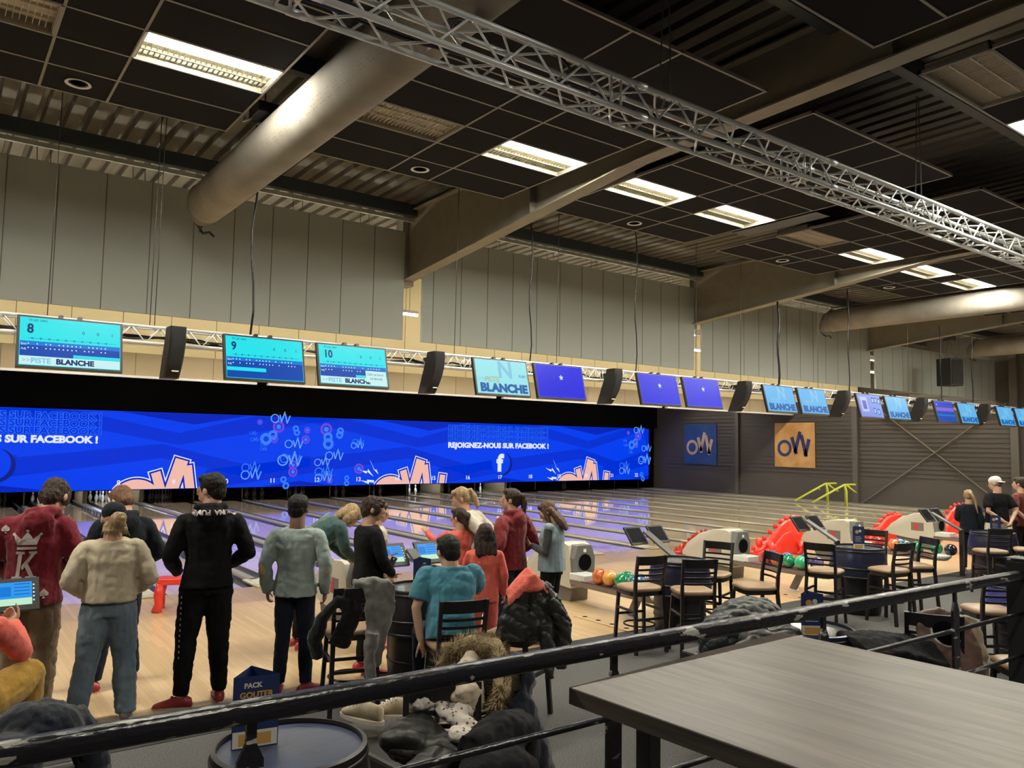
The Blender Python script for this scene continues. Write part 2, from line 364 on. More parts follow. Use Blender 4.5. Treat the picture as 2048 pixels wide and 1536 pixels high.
for (a, b), n_ in zip([(-9, -.7), (-.5, 6.8), (7.1, 14.4), (14.7, 22.0), (22.3, 30.3)], ['outside the frame', 'at the left', 'left of the middle', 'right of the middle', 'at the right']):
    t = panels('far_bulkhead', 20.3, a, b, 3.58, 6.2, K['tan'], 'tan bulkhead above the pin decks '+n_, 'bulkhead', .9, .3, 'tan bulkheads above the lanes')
    MB().box(0, b-a, -.04, .1, 3.55, 3.60).build('edge_trim', K['white'], t)
# further unseen rows added to brighten the lanes
# tubes between panel wall and bulkhead
for i, (x, ty, tz) in enumerate([(-2.6+2.4*i, 15.0, 4.9) for i in range(14)]+[(-1.4+3.2*i, yy, 5.1) for yy in (13.6, 18.7, 24.4) for i in range(10)]):
    t = thing('tube_light', 'lit tube light in the gap right of the deep steel beam' if abs(x-7.0) < .1 and ty == 15.0 else 'unseen lit tube light behind the panel wall', 'tube light', (x, ty, tz), group='tube lights behind the panel wall')
    hb = MB().box(0, 1.5, -.04, .04, .03, .09)
    if ty != 15.0: hb.box(-.01, 1.51, -.09, -.075, -.06, .09); hb.box(-.01, 1.51, .075, .09, -.06, .09); hb.box(-.01, 1.51, -.08, .08, .08, .09)  # skirts on the added rows aim their light down at the lanes
    hb.build('housing', K['white'], t); MB().tube([(0, 0, 0), (1.5, 0, 0)], .02, 8).build('lit_tube', K['tube'] if ty == 15.0 else K['added_tube'], t)
    h = MB(); h.tube([(.2, 0, .09), (.2, 0, 1.4)], .005, 4); h.tube([(1.3, 0, .09), (1.3, 0, 1.4)], .005, 4); h.build('hanger', K['wire'], t)
# ================================================================ lanes
GR = 12.0; LX = lambda n: 5.11+1.6955*(n-8)
YD = 30.9
for n in range(1, 23):
    x = LX(n); t = thing('bowling_lane', 'glossy maple bowling lane running to number %s' % WORD[n], 'bowling lane', (x, 0, 0), group='maple bowling lanes')
    MB().box(-.53, .53, GR, YD, -.1, .004).build('lane_bed', K['lane'], t)
    for s in (-1, 1):
        g = MB(); prof = [(s*.535, -.005), (s*.545, -.05), (s*.60, -.085), (s*.65, -.09), (s*.70, -.085), (s*.755, -.05), (s*.765, -.005)]
        vs = [Vector((px, y, pz)) for y in (GR, YD) for px, pz in prof]; m_ = len(prof)
        g.add(vs, [(i, i+1, m_+i+1, m_+i) for i in range(m_-1)]); g.build('gutter', K['gutter'], t, smooth=True)
    if n in (6, 7):
        for s in (-1, 1):
            b = MB(); b.tube([(s*.60, 13.5, .10), (s*.60, YD-1.2, .10)], .022, 8)
            for k in range(28): b.box(s*.60-.012, s*.60+.012, 13.6+k*.52, 13.66+k*.52, -.08, .10)
            b.build('bumper_rail', K['gutter'], t)
for n in range(0, 23):
    x = LX(n)+.85
    o = MB().add([Vector((x+u, y, z)) for y in (GR, YD) for u, z in [(-.085,-.1),(-.085,.01),(-.06,.035),(.06,.035),(.085,.01),(.085,-.1)]], [(0,1,2,3,4,5),(11,10,9,8,7,6)]+[(i,6+i,6+(i+1)%6,(i+1)%6) for i in range(6)]).build('lane_divider', K['cap'])
    tag(o, 'grey green divider cap between lanes %s and %s' % (WORD[n], WORD[n+1]), 'lane divider', 'lane dividers')
struct(MB().box(LX(22)+.93, XR, GR, 29, -.1, .05).build('trim_2', K['cap']))
# arrows and dots on lanes: small dark marks
ar = MB()
for n in range(6, 23):
    for k in range(-3, 4):
        x = LX(n)+k*.135; y = GR+4.7-abs(k)*.35
        ar.add([(x-.02, y, .0055), (x+.02, y, .0055), (x, y+.16, .0055)], [(0,1,2)])
# foul-line units
for i, n in enumerate(range(5, 22)):
    x = LX(n)+.85
    t = thing('foul_line_unit', 'flat cream cover pad at the foul line between lanes %s and %s' % (WORD[n], WORD[n+1]), 'cover pad', (x, 12.15, 0), group='cover pads at the foul line')
    MB().box(-.16, .16, -.30, .42, .0, .035).build('cover', mat('pad_cream', (.55,.52,.38), .35), t, bevel=.012)
    MB().box(-.11, .11, -.22, .32, .034, .040).build('lens', mat('pad_lens', (.70,.68,.40), .2), t)
# pin decks: dividers, pit, pins
PY = 29.75
for n in range(3, 23):
    x = LX(n)+.85
    t = thing('kickback_panel', ('wooden' if n in (7, 8, 15, 17) else 'dark')+' kickback panel between the pin decks of lanes %s and %s' % (WORD[n], WORD[n+1]), 'kickback panel', (x, 29.0, -.0), group='kickback panels')
    MB().box(-.07, .07, 0, 1.7, .04, .6).build('board', mat('kickwood', (.42,.33,.20), .5) if n in (7, 8, 15, 17) else K['mask'], t)
    MB().box(-.02, .02, -.02, .02, .04, .6).build('post', mat('pole', (.35,.33,.26), .5), t)
struct(MB().box(LX(2), XR, 30.75, 30.85, -.1, .6).build('trim_3', K['mask']))
pinm = mat('pin_white', (.85,.85,.82), .25); pinr = mat('pin_stripe', (.5,.03,.03), .3)
prof = [(.026,0),(.034,.02),(.05,.06),(.0605,.11),(.057,.15),(.045,.19),(.031,.225),(.0237,.255),(.0245,.28),(.030,.315),(.0323,.34),(.028,.362),(.016,.377),(.004,.381)]
pt = thing('bowling_pin', 'p', 'bowling pin', (0,0,0)); MB().lathe(prof, 14).build('pin_body', pinm, pt, smooth=True)
MB().lathe([(.0246,.248),(.0249,.26),(.0252,.272)], 14, caps=False).build('neck_stripe', pinr, pt, smooth=True)
first = True
sets = {6:10, 7:10, 8:10, 9:10, 11:6, 12:6, 13:6, 14:9, 15:5, 16:8, 17:4, 18:3, 20:3}
spots = [(0,0)]+[(-.1524,.264),(.1524,.264)]+[(-.305,.528),(0,.528),(.305,.528)]+[(-.457,.792),(-.152,.792),(.152,.792),(.457,.792)]
for n, c in sets.items():
    sp = spots if c == 10 else random.Random(n).sample(spots, c)
    for dx, dy in sp:
        o = pt if first else dup(pt, (0,0,0)); first = False
        o.location = (LX(n)+dx, PY+dy, .004); tag(o, 'white bowling pin standing at the end of lane %s' % WORD[n], 'bowling pin', 'pins on lane %s' % WORD[n])
dk = emis('pin_deck_tube', (.85,.92,1.), 70.)
for n in (7, 8, 15, 17):
    t = thing('pin_deck_light', 'lit tube over the pins of lane %s' % WORD[n], 'tube light', (LX(n), 29.35, .60))
    MB().tube([(-.5, 0, -.02), (.5, 0, -.02)], .015, 8).build('lit_tube', dk, t); MB().box(-.78, .78, -.03, .03, .0, .05).build('housing', K['mask'], t)
# ================================================================ LED wall
LY = 28.3
LED = thing('led_screen', 'long blue video wall above the pins with OW lettering and lane numbers', 'video wall', (0, LY, 0))
LM = frame((0, 0, 0), (1,0,0), (0,0,1))       # u = X, v = Z, w = -Y
B0 = emis('led_blue', srgb(0,62,238), 1.); B1 = emis('led_blue_mid', srgb(0,48,214), 1.); B2 = emis('led_blue_deep', srgb(0,36,190), 1.)
LW = emis('led_white', srgb(226,232,255), 1.); LP = emis('led_peach', srgb(240,186,168), 1.); LD = emis('led_navy', srgb(10,30,130), 1.)
LO = emis('led_outline', srgb(40,110,250), 1.); LC = emis('led_cyan', srgb(60,125,246), 1.); LPK = emis('led_pink', srgb(110,70,215), 1.)
x0, x1, z0, z1 = LX(2)-.8, 29.74, .42, 2.98
MB().box(x0, x1, 0, .12, z0, z1).build('screen', B0, LED)
MB().box(x0-.05, x1+.02, .01, .2, z0-.02, z1+.02).build('housing', K['mask'], LED)
def flats(polys, m, name, d):
    for p in polys: flat([p], m, name, d)
def flat(polys, m, name, d, parent=LED):
    mb = MB()
    for p in polys: mb.prism(p, Matrix.Translation((0, -d, 0)) @ LM, .002)
    return mb.build(name, m, parent)
def clip(p, lo, hi):   # clip polygon to v range
    for val, sgn in ((lo, 1), (hi, -1)):
        out = []
        for i in range(len(p)):
            a, b = p[i-1], p[i]; ia, ib = sgn*(a[1]-val) >= 0, sgn*(b[1]-val) >= 0
            if ia != ib: t_ = (val-a[1])/(b[1]-a[1]); out.append((a[0]+t_*(b[0]-a[0]), val))
            if ib: out.append(b)
        p = out
        if len(p) < 3: return None
    return p
PER = 9.35
for ci, (m_, pts, d) in enumerate([(B1, [(-4.6,3.2),(2.7,3.2),(6.9,2.30),(10.4,3.2),(14.1,3.2),(6.9,1.9),(1.0,3.0)], .004),
    (B1, [(-1.5,1.05),(6.38,1.93),(9.3,1.2),(11.6,1.55),(11.6,1.15),(9.2,.8),(6.4,1.45),(-1.5,.4)], .004), (B2, [(3.6,3.2),(7.4,2.6),(9.4,3.0),(9.9,3.2)], .006), (B2, [(-.5,.3),(1.85,.62),(4.2,.3)], .006)]):
    pol = []
    for k in range(-1, 4):
        p = clip([(u+k*PER, v) for u, v in pts], z0+.01, z1-.01)
        if p:
            q = [(min(max(u, x0+.01), x1-.01), v) for u, v in p]
            if max(u for u, v in q)-min(u for u, v in q) > .3: pol.append(q)
    flats(pol, m_, 'zigzag_band', d+ci*.001)
def bar2(a, b, w):
    a = Vector(a); b = Vector(b); d = (b-a).normalized(); n_ = Vector((-d.y, d.x))*w/2
    return [tuple(a-n_), tuple(b-n_), tuple(b+n_), tuple(a+n_)]
def ring2(c, r0, r1, a0=0, a1=2*PI, n=28, sx=1.):
    out = []
    for i in range(n):
        t0 = a0+(a1-a0)*i/n; t1 = a0+(a1-a0)*(i+1)/n
        out.append([(c[0]+sx*r0*math.cos(t0), c[1]+r0*math.sin(t0)), (c[0]+sx*r1*math.cos(t0), c[1]+r1*math.sin(t0)), (c[0]+sx*r1*math.cos(t1), c[1]+r1*math.sin(t1)), (c[0]+sx*r0*math.cos(t1), c[1]+r0*math.sin(t1))])
    return out
for k, off in enumerate((0, 9.33, 18.7)):     # the big cropped OW
    X = off
    for m_, g, d in ((LW, .09, .012), (B2, .055, .014), (LP, 0., .016)):
        pol = []
        flat([[(u+X, v) for u, v in p] for p in [clip(p, z0+.01, 3) for p in ring2((5.66, -.05), .42-g, .80+g, .6, PI-.6, 24)] if p], m_, 'big_logo_letter', d)
        for a, b, w_ in [((6.22,.98),(6.55,-.1),.30), ((7.04,1.40),(6.60,-.1),.42), ((7.22,1.2),(7.42,-.1),.30), ((8.10,.78),(7.98,-.1),.26)]:
            if k == 0 and a[0] > 8: continue
            A = Vector(a); Bv = Vector(b); dd = (A-Bv).normalized(); p = bar2(tuple(A+dd*g), b, w_+2*g); pol.append(clip(p, z0+.01, 3))
        flat([[(u+X, v) for u, v in p] for p in pol if p], m_, 'big_logo_letter', d)
    if k:
        pol = [[(14.04,1.42),(14.28,1.0),(14.2,1.06),(14.46,.82),(14.36,1.02),(14.26,1.0),(14.12,1.3)], [(13.60,1.03),(13.92,.86),(13.9,.98),(14.24,.74),(14.0,1.04),(13.98,.93)], [(13.68,.60),(14.05,.45),(14.05,.53),(14.28,.5),(14.26,.60),(13.96,.62),(13.98,.56)]]
        flats([[(u+(k-1)*PER, v) for u, v in p] for p in pol], LW, 'burst_mark', .012)
def ltext(body, u, v, size, m_, d=.012, bold=.0, sx=1., align='LEFT', name='lettering'):
    return text(body, size, Matrix.Translation((u, -d, v)) @ LM, m_, name, LED, bold=bold, sx=sx, align=align)
def outline(body, u, v, size, sx, bold):   # outlined line of text: pale rim with the blue face on top
    ltext(body, u, v, size, LO, .010, bold+.012, sx, name='outlined_lettering'); ltext(body, u, v, size*1., B1, .013, bold-.004, sx, name='outlined_lettering')
ltext('REJOIGNEZ-NOUS SUR FACEBOOK !', 4.45, 1.93, .30, LW, bold=.016, sx=1.08, align='RIGHT')
for r_ in range(4): outline('REJOIGNEZ-NOUS SUR FACEBOOK !', -.75, 2.20+r_*.235, .29, 1.12, .012) if r_ < 3 else None
ltext('REJOIGNEZ-NOUS SUR FACEBOOK !', 17.66, 1.92, .30, LW, bold=.016, sx=1.12)
for r_ in range(4): outline('REJOIGNEZ-NOUS SUR FACEBOOK !', 17.66, 2.19+r_*.235, .29, 1.15, .012) if r_ < 3 else None
for X in (1.62, 20.42):
    flat([[(X+.10+.52*math.cos(a), 1.22+.52*math.sin(a)) for a in [2*PI*k/36 for k in range(36)]]], LD, 'badge_shadow', .010)
    flat([[(X+.50*math.cos(a), 1.27+.50*math.sin(a)) for a in [2*PI*k/36 for k in range(36)]]], B0, 'badge', .012)
    text('f', 1.0, Matrix.Translation((X-.20, -.014, .93)) @ LM, LW, 'badge_letter', LED, bold=.05, sx=1.05)
for n in range(7, 23): ltext(str(n), LX(n), .57, .23, LW, .020, .004, align='CENTER', name='lane_number')
def minilogo(u, v, s, pol):
    pol += ring2((u, v), s*.32, s*.41, n=14)
    for a, b in [((.45,.35),(.62,-.3)), ((.62,-.3),(.92,.65)), ((.95,.45),(1.15,-.42)), ((1.15,-.42),(1.42,.3))]: pol.append(bar2((u+a[0]*s, v+a[1]*s), (u+b[0]*s, v+b[1]*s), s*.10))
pl, pc, pk = [], [], []
LL = emis('led_light', srgb(105,165,250), 1.)
rnd = random.Random(3)
for base in (0, 18.6):
    for u, v, s, L in [(9.35,2.35,.14,pc),(9.4,2.12,.16,pc),(9.75,1.95,.16,pc),(9.75,1.78,.14,pc),(9.2,1.12,.36,pc),(9.2,.86,.40,pl),(10.2,2.9,.4,pl),(10.75,1.98,.38,pl),(10.6,1.45,.42,pc),(10.55,1.38,.5,pl),(11.9,1.3,.34,pl),(12.35,1.55,.40,pl),(11.95,.95,.40,pc),(11.95,.72,.38,pl),(10.5,.45,.2,pc),(13.35,1.95,.3,pl),(13.4,2.1,.26,pc),(13.45,.5,.2,pc)]:
        if base+u+.7*s < x1-.1 and v-.42*s > z0+.05: q_ = []; minilogo(base+u, v, s, q_); flat(q_, LL if L is pl else LC, 'small_logo', .026)
    for u, v, r in [(10.35,2.6,.22),(9.65,2.75,.10),(12.2,2.55,.24),(10.95,1.2,.17),(10.95,.95,.18),(13.6,1.05,.20),(11.45,2.5,.12),(10.2,2.15,.15),(12.4,.62,.12),(11.4,2.15,.16)]:
        if base+u+r < x1-.1: flat(ring2((base+u, v), r*.62, r, n=16), LPK, 'heart_icon', .022); pc.append([(base+u+r*.42*math.cos(a), v+r*.42*math.sin(a)) for a in [2*PI*k/10 for k in range(10)]])
    for u, v, r in [(9.9,2.15,.22),(10.15,2.3,.17),(12.28,2.25,.19),(12.3,2.0,.22),(12.75,2.35,.15),(12.78,2.5,.14),(11.0,2.55,.12),(11.05,2.4,.12),(10.6,.68,.12),(10.7,.45,.13),(13.1,.7,.1),(13.1,.5,.11)]:
        if base+u+r < x1-.1:
            flat(ring2((base+u, v), r*.45, r, n=16), LC, 'face_icon', .024)
flats(pc, LC, 'heart_icon', .024)
# black fascia above and beside
struct(MB().box(LX(0), 30.35, 28.3, 28.45, 3.03, 6.2).build('wall_fascia', K['mask']))
struct(MB().box(29.86, XR, 28.52, 28.7, -.1, 3.9).build('wall_fascia', K['mask']))
# banners on the right wall
def banner(y0, y1, z0, z1, bg, fg, label):
    t = thing('wall_banner', label, 'banner', (XR-.045, 0, 0), group='OW banners on the right wall')
    MB().box(-.03, .0, y1, y0, z0, z1).build('panel', bg, t, bevel=.004)
    F = frame((-.034, (y0+y1)/2, (z0+z1)/2), (0,-1,0), (0,0,1)); s = (z1-z0)/330.
    c = lambda x, y: ((x-1576)*s*(y0-y1)/(z1-z0)*1.0, -(y-1093)*s)
    pol = ring2(c(1495, 1118), .232, .365, n=30, sx=.98)
    for a, b in [((1556,1035),(1592,1160)), ((1581,1150),(1624,995)), ((1634,1018),(1672,1178)), ((1664,1172),(1696,1050))]:
        a = c(*a); b = c(*b); pol.append(bar2(a, b, .165))
    mb = MB()
    for p in pol: mb.prism(p, F, .003)
    mb.build('logo', fg, t)
blu = mat('banner_blue', (.012,.045,.19), .7, noise=((.02,.07,.26), 1.2)); org = mat('banner_orange', (.52,.27,.075), .7, noise=((.66,.40,.16), 1.6))
banner(26.40, 24.42, 1.26, 3.20, blu, mat('logo_peach', (.55,.38,.28), .6), 'square blue banner with a peach OW logo on the right wall')
banner(21.20, 19.23, 1.30, 3.23, org, mat('logo_navy', (.03,.035,.13), .6), 'square orange banner with a navy OW logo on the right wall')
# ================================================================ trusses
def box_truss(name, label, x0, x1, Y, Z, s, r, step, cat, parent=None, sections=2.6, skip=False):
    t = thing(name, label, cat, (0, Y, Z)); c = [(0,0),(s,0),(0,s),(s,s)]
    for y, z in c: MB().tube([(x0, y, z), (x1, y, z)], r, 10).build('chord', K['alu'], t, smooth=True)
    n = int((x1-x0)/step); b = MB()
    for i in range(n):
        a = x0+i*step
        if (i+.0) % max(1, round(sections/step)) == 0:
            for p, q in ((0,1),(1,3),(3,2),(2,0)): b.tube([(a+.02, *c[p]), (a+.02, *c[q])], r*.45, 5)
            for p, q in ((0,1),(1,3),(3,2),(2,0)): b.tube([(a+.12, *c[p]), (a+.12, *c[q])], r*.45, 5)
        for p, q in ((0,2),(1,3),(0,1),(2,3)):
            b.tube([(a, *c[p]), (a+step/2, *c[q])], r*.42, 6); b.tube([(a+step/2, *c[q]), (a+step, *c[p])], r*.42, 6)
    b.build('lattice', K['alu'], t, smooth=True)
    k = 0
    while x0+k*sections < x1:
        for y, z in c: MB().tube([(x0+k*sections-.06, y, z), (x0+k*sections+.06, y, z)], r*1.18, 10).build('coupler', K['alu'], t, smooth=True)
        k += 1
    return t
big = box_truss('lighting_truss', 'big aluminium box truss crossing overhead from upper left to right', -1.0, 24, 4.10, 4.64, .24, .0225, .488, 'truss')
rg = random.Random(5); cb = MB()
for k in range(5):
    pts = []; x = .0
    while x < 20: pts.append((x, .06+rg.random()*.12, .03+rg.random()*.05+(.03 if k > 2 else 0))); x += .45
    cb.tube(pts, .009, 6)
tag(cb.build('power_cable', K['black'], None, smooth=True, loc=(0, 4.10, 4.64)), 'black cables lying inside the big overhead truss', 'cable')
lp = MB()
for k in range(4): lp.tube([(3.15+.55*math.cos(a)+.03*k, .22+.02*k, .27+(.13+.02*k)*math.sin(a)) for a in [PI*i/10 for i in range(11)]], .009, 6)
tag(lp.build('cable_loop', K['black'], None, smooth=True, loc=(0, 4.10, 4.64)), 'looped black cables on top of the big truss', 'cable')
for x, n_ in ((4.60, 'left'), (8.7, 'middle'), (13.2, 'right')):
    m_ = MB(); m_.tube([(x-.06, 4.22, 4.90), (x-.02, 4.2, 6.1)], .006, 5); m_.tube([(x+.08, 4.22, 4.90), (x+.02, 4.2, 6.1)], .006, 5); m_.tube([(x-.1, 4.1, 4.9), (x, 4.2, 4.97), (x+.1, 4.34, 4.9)], .008, 5)
    tag(m_.build('suspension_wire', K['wire']), '%s pair of steel wires suspending the big truss' % n_, 'suspension wire', 'wires of the big truss')
sm = box_truss('screen_truss', 'slim aluminium truss carrying the score screens and loudspeakers', -2.0, 26, 9.42, 3.20, .18, .0175, .30, 'truss')
cb = MB()
for k in range(3):
    pts = []; x = -1.
    while x < 25: pts.append((x, .05+rg.random()*.1, -.01+rg.random()*.08)); x += .35
    cb.tube(pts, .012, 6)
tag(cb.build('power_cable', K['black'], None, smooth=True, loc=(0, 9.42, 3.22)), 'black cables running along the slim screen truss', 'cable')
# hanging cables and wires above the screens
for x, zt, r, lb in [(3.08, 6.0, .014, 'thick black cable hanging beside the end of the left fabric duct'), (7.37, 5.6, .010, 'black cable hanging left of the middle panel wall centre'), (9.66, 5.9, .010, 'black cable hanging over the first blue star screens'), (13.72, 5.1, .022, 'thick black cable hanging from the second steel beam'), (16.30, 5.7, .012, 'dark cable hanging right of the second fabric duct end'), (20.55, 5.3, .012, 'dark cable hanging in front of the loudspeaker'), (22.3, 5.4, .014, 'dark cable hanging at the far right')]:
    pts = [(x+.03*math.sin(k*1.3), 9.5, 3.38+(zt-3.38)*k/8) for k in range(9)]
    tag(curl('hanging_cable', K['black'], pts, r), lb, 'cable', 'cables hanging to the screen truss')
for k, (x, zt) in enumerate([(.95,6),(1.95,6),(2.0,6),(6.0,5.9),(7.9,5.9),(11.2,5.9),(12.5,5.9),(15.1,5.9),(18.9,5.9)]):
    tag(curl('suspension_wire', K['wire'], [(x, 9.5, 3.38), (x+.02, 9.5, zt)], .005, n=5), 'thin steel wire suspending the slim screen truss', 'suspension wire', 'wires of the slim screen truss')
# loudspeakers on the screen truss (curved columns)
def line_speaker(x, label):
    t = thing('column_speaker', label, 'loudspeaker', (x, 9.25, 3.37), group='curved column loudspeakers')
    pr = [(.0, 0), (.06, -.14), (.10, -.28), (.05, -.42), (-.02, -.56)]; rings = []
    for i in range(13):
        u = i/12; z = -.56*u; yb = .02+.03*math.sin(u*PI)+.20*u**1.6; yf = -.16-.05*math.sin(u*PI*.9)+.25*u**1.6
        rings.append([Vector((-.085, yf, z)), Vector((-.07, yf-.02, z)), Vector((.07, yf-.02, z)), Vector((.085, yf, z)), Vector((.085, yb+.03*u, z)), Vector((-.085, yb+.03*u, z))])
    MB().loft(rings).build('cabinet', mat('speaker_cabinet', (.010,.010,.011), .5), t)
    g = MB(); rings = []
    for i in range(13):
        u = .02+.96*i/12; z = -.56*u; yf = -.16-.05*math.sin(u*PI*.9)+.25*u**1.6-.024
        rings.append([Vector((-.066, yf, z)), Vector((.066, yf, z)), Vector((.066, yf+.006, z)), Vector((-.066, yf+.006, z))])
    g.loft(rings).build('grille', mat('speaker_grille', (.012,.012,.013), .8, bump=.5, bscale=400), t)
    MB().box(-.02, .05, -.045, -.03, -.49, -.478).build('badge', K['white'], t)
    MB().box(-.03, .03, .02, .22, -.12, -.06).build('bracket', K['black'], t)
    return t
wh = ['between score screens 8 and 9', 'between score screen 10 and the PISTE BLANCHE screen', 'between the two groups of blue star screens', 'left of the middle pair of pale BLANCHE screens', 'right of the middle pair of pale BLANCHE screens', 'left of the screen with the purple stripe', 'left of the last two screens']
for i in range(7): line_speaker(2.16+3.345*i, 'black curved column loudspeaker '+wh[i])
# big loudspeaker
t = thing('hanging_loudspeaker', 'large black loudspeaker hanging on wires in front of the right panel wall', 'loudspeaker', (24.4, 11.0, 4.05), math.radians(-22))
MB().add([(-.28,.25,0),(.28,.25,0),(.22,-.25,0),(-.22,-.25,0),(-.28,.25,.82),(.28,.25,.82),(.22,-.25,.82),(-.22,-.25,.82)], [(0,1,2,3),(7,6,5,4),(0,4,5,1),(1,5,6,2),(2,6,7,3),(3,7,4,0)]).build('cabinet', K['blackp'], t, bevel=.02)
MB().box(-.20, .20, -.27, -.25, .05, .77).build('grille', mat('big_grille', (.012,.012,.013), .9), t)
MB().box(.24, .27, -.1, .05, .62, .68).build('handle', K['white'], t)
m_ = MB()
for x in (-.2, .2): m_.tube([(x, 0, .82), (0, 0, 1.42)], .01, 5)
m_.tube([(0, 0, 1.42), (0, 0, 2.25)], .012, 5)
m_.build('sling', K['wire'], t)
MB().box(-.12, .12, -.12, .12, 1.35, 1.5).build('bracket', K['black'], t)
# ================================================================ score screens
CY = emis('screen_cyan', srgb(30,225,235), 1.); CY2 = emis('screen_cyan_light', srgb(120,205,245), 1.); DB = emis('screen_deep', srgb(0,70,175), 1.); DB2 = emis('screen_mid', srgb(0,120,215), 1.)
NV = emis('screen_navy', srgb(0,45,110), 1.); PW = emis('screen_white', srgb(225,248,240), 1.); SB = emis('screen_blue', srgb(28,30,225), 1.); VL = emis('screen_violet', srgb(130,90,215), 1.)
PB = emis('screen_paleblue', srgb(95,180,238), 1.); PBD = emis('screen_paleblue_text', srgb(15,90,165), 1.); PG = emis('screen_palegrey', srgb(130,195,225), 1.); PC = emis('screen_palecyan', srgb(150,226,232), 1.); PWD = emis('screen_palewhite', srgb(200,240,240), 1.)
def tv(x, kind, label, num=None, W=.95):
    t = thing('score_screen', label, 'screen', (x, 9.12, 3.345), rot=(math.radians(-14), 0, 0), group='score screens hanging from the slim truss')
    H_ = .545
    MB().box(0, W, 0, .05, -H_, 0).build('frame', K['blackp'], t, bevel=.004)
    F = Matrix.Translation((0, -.002, -H_)) @ LM
    def R(x0, y0, x1, y1, m_, d=.001, name='picture_area'):
        mb = MB(); mb.prism([(x0*W, y0*H_), (x1*W, y0*H_), (x1*W, y1*H_), (x0*W, y1*H_)], Matrix.Translation((0, -d, 0)) @ F, .001); return mb.build(name, m_, t)
    def T(b, x_, y_, s, m_, d=.004, bold=0., sx=1., al='LEFT', sh=0.): return text(b, s, Matrix.Translation((0, -d, 0)) @ F @ Matrix.Translation((x_*W, y_*H_, 0)), m_, 'lettering', t, bold=bold, sx=sx, align=al, ext=.0005, shear=sh)
    bm = {'score': CY, 'star': SB, 'pale': PB, 'first': PC, 'photo': VL, 'stripe': DB}[kind]
    R(.025, .04, .975, .96, bm, 0, 'display')
    if kind == 'score':
        R(.03, .26, .97, .50, DB); R(.03, .42, .97, .50, DB2, .002); R(.03, .05, .97, .26, DB, .001)
        T(str(num), .09, .66, .135, NV, bold=.004, sx=.85); T('TP-LES 10001', .10, .885, .03, NV)
        mb = MB()
        for k in range(10): 
            for p in ring2(((.14+.077*k)*W, .555*H_), .006, .010, n=8): mb.prism(p, Matrix.Translation((0, -.003, 0)) @ F, .0005)
        mb.prism([(.1*W, .553*H_), (.93*W, .553*H_), (.93*W, .557*H_), (.1*W, .557*H_)], Matrix.Translation((0, -.0025, 0)) @ F, .0005)
        mb.build('frame_line', NV, t)
        for k, s in enumerate(('0', '0', '1')): T(s, .60+.14*k, .70, .05, NV)
        mb = MB(); rr = random.Random(num)
        for row in range(2):
            for k in range(20):
                if rr.random() < .7: a = .10+.04*k; b = .44-.08*row; mb.prism([(a*W, b*H_), ((a+.012)*W, b*H_), ((a+.012)*W, (b+.022)*H_), (a*W, (b+.022)*H_)], Matrix.Translation((0, -.003, 0)) @ F, .0005)
        mb.build('score_figures', PW, t)
        for k, s in enumerate(('Emi', 'Adj')): T(s, .04, .42-.09*k, .032, PW)
        if num in (8, 10):
            R(.03, .05, .97, .215, PWD, .003); T('>>>', .05, .09, .065, PG, .005); T('PISTE', .13, .085, .075, PG, .005, .002)
            T('BLANCHE', .36, .085, .075, NV, .005, .004, 1.02); R(.52, .22, .97, .28, CY, .003)
        else: R(.03, .20, .50, .28, CY, .003)
        if num == 10: R(.66, .13, .96, .40, PWD, .006); T("C'EST LE GOUT", .68, .29, .034, NV, .008); T('DE BRULER.', .72, .19, .034, NV, .008)
    elif kind == 'star':
        mb = MB(); c_ = (.52*W, .62*H_); r = .048
        mb.prism([(c_[0]+(r if k % 2 == 0 else r*.42)*math.sin(PI*k/5), c_[1]+(r if k % 2 == 0 else r*.42)*math.cos(PI*k/5)) for k in range(10)], Matrix.Translation((0, -.003, 0)) @ F, .001); mb.build('star', PWD, t)
        R(.40, .235, .62, .245, NV, .003)
        for p in ((.03,.035,.97,.05),(.03,.95,.97,.965),(.02,.035,.03,.965),(.97,.035,.98,.965)): R(*p, emis('bezel_blue', srgb(90,90,240), 1.), .003)
    elif kind in ('pale', 'first'):
        T('N', .42, .50, .34, PG, .002, .01, 1.0); T('PISTE', .16, .36, .11, PG if kind == 'pale' else emis('tan_text', srgb(170,190,160), 1.), .004, .003, sh=.2); T('BLANCHE', .075, .10, .165, PBD, .005, .010, 1.12)
        if kind == 'first': T('>>>', .05, .36, .10, PG, .004); T('FUN !', .80, .52, .06, PBD, .004, sh=.2)
    elif kind == 'photo':
        R(.03, .05, .55, .95, emis('ph1', srgb(120,140,220), 1.), .001); R(.12, .25, .40, .85, emis('ph2', srgb(170,190,245), 1.), .002); R(.18, .35, .34, .70, emis('ph3', srgb(80,90,190), 1.), .003)
        for a, b in ((.60,.62),(.72,.62),(.86,.60),(.60,.18),(.76,.15)): R(a, b, a+.09, b+.24, emis('ph4', srgb(60,70,180), 1.), .003); R(a+.02, b+.04, a+.06, b+.18, PWD, .004)
        R(.55, .05, .97, .95, emis('ph5', srgb(110,150,235), 1.), .0015)
    elif kind == 'stripe':
        R(.04, .52, .96, .68, VL, .002); R(.04, .30, .96, .36, DB2, .002); R(.04, .80, .96, .90, SB, .002); T('19', .08, .76, .06, PW, .004)
    m_ = MB()
    for a in (.40, .58): m_.box(a*W-.02, a*W+.02, -.0, .33, 0, .03)
    m_.build('clamp', K['black'], t)
    return t
P_ = 3.345
tv(.657, 'score', 'cyan score screen with a big 8, leftmost under the truss', 8)
tv(2.65, 'score', 'cyan score screen with a big 9', 9); tv(3.765, 'score', 'cyan score screen with a big 10 and a speech box', 10)
tv(6.06, 'first', 'pale screen reading PISTE BLANCHE, nearest and largest of its kind'); tv(7.14, 'star', 'blue screen with a white star right of the large PISTE BLANCHE screen')
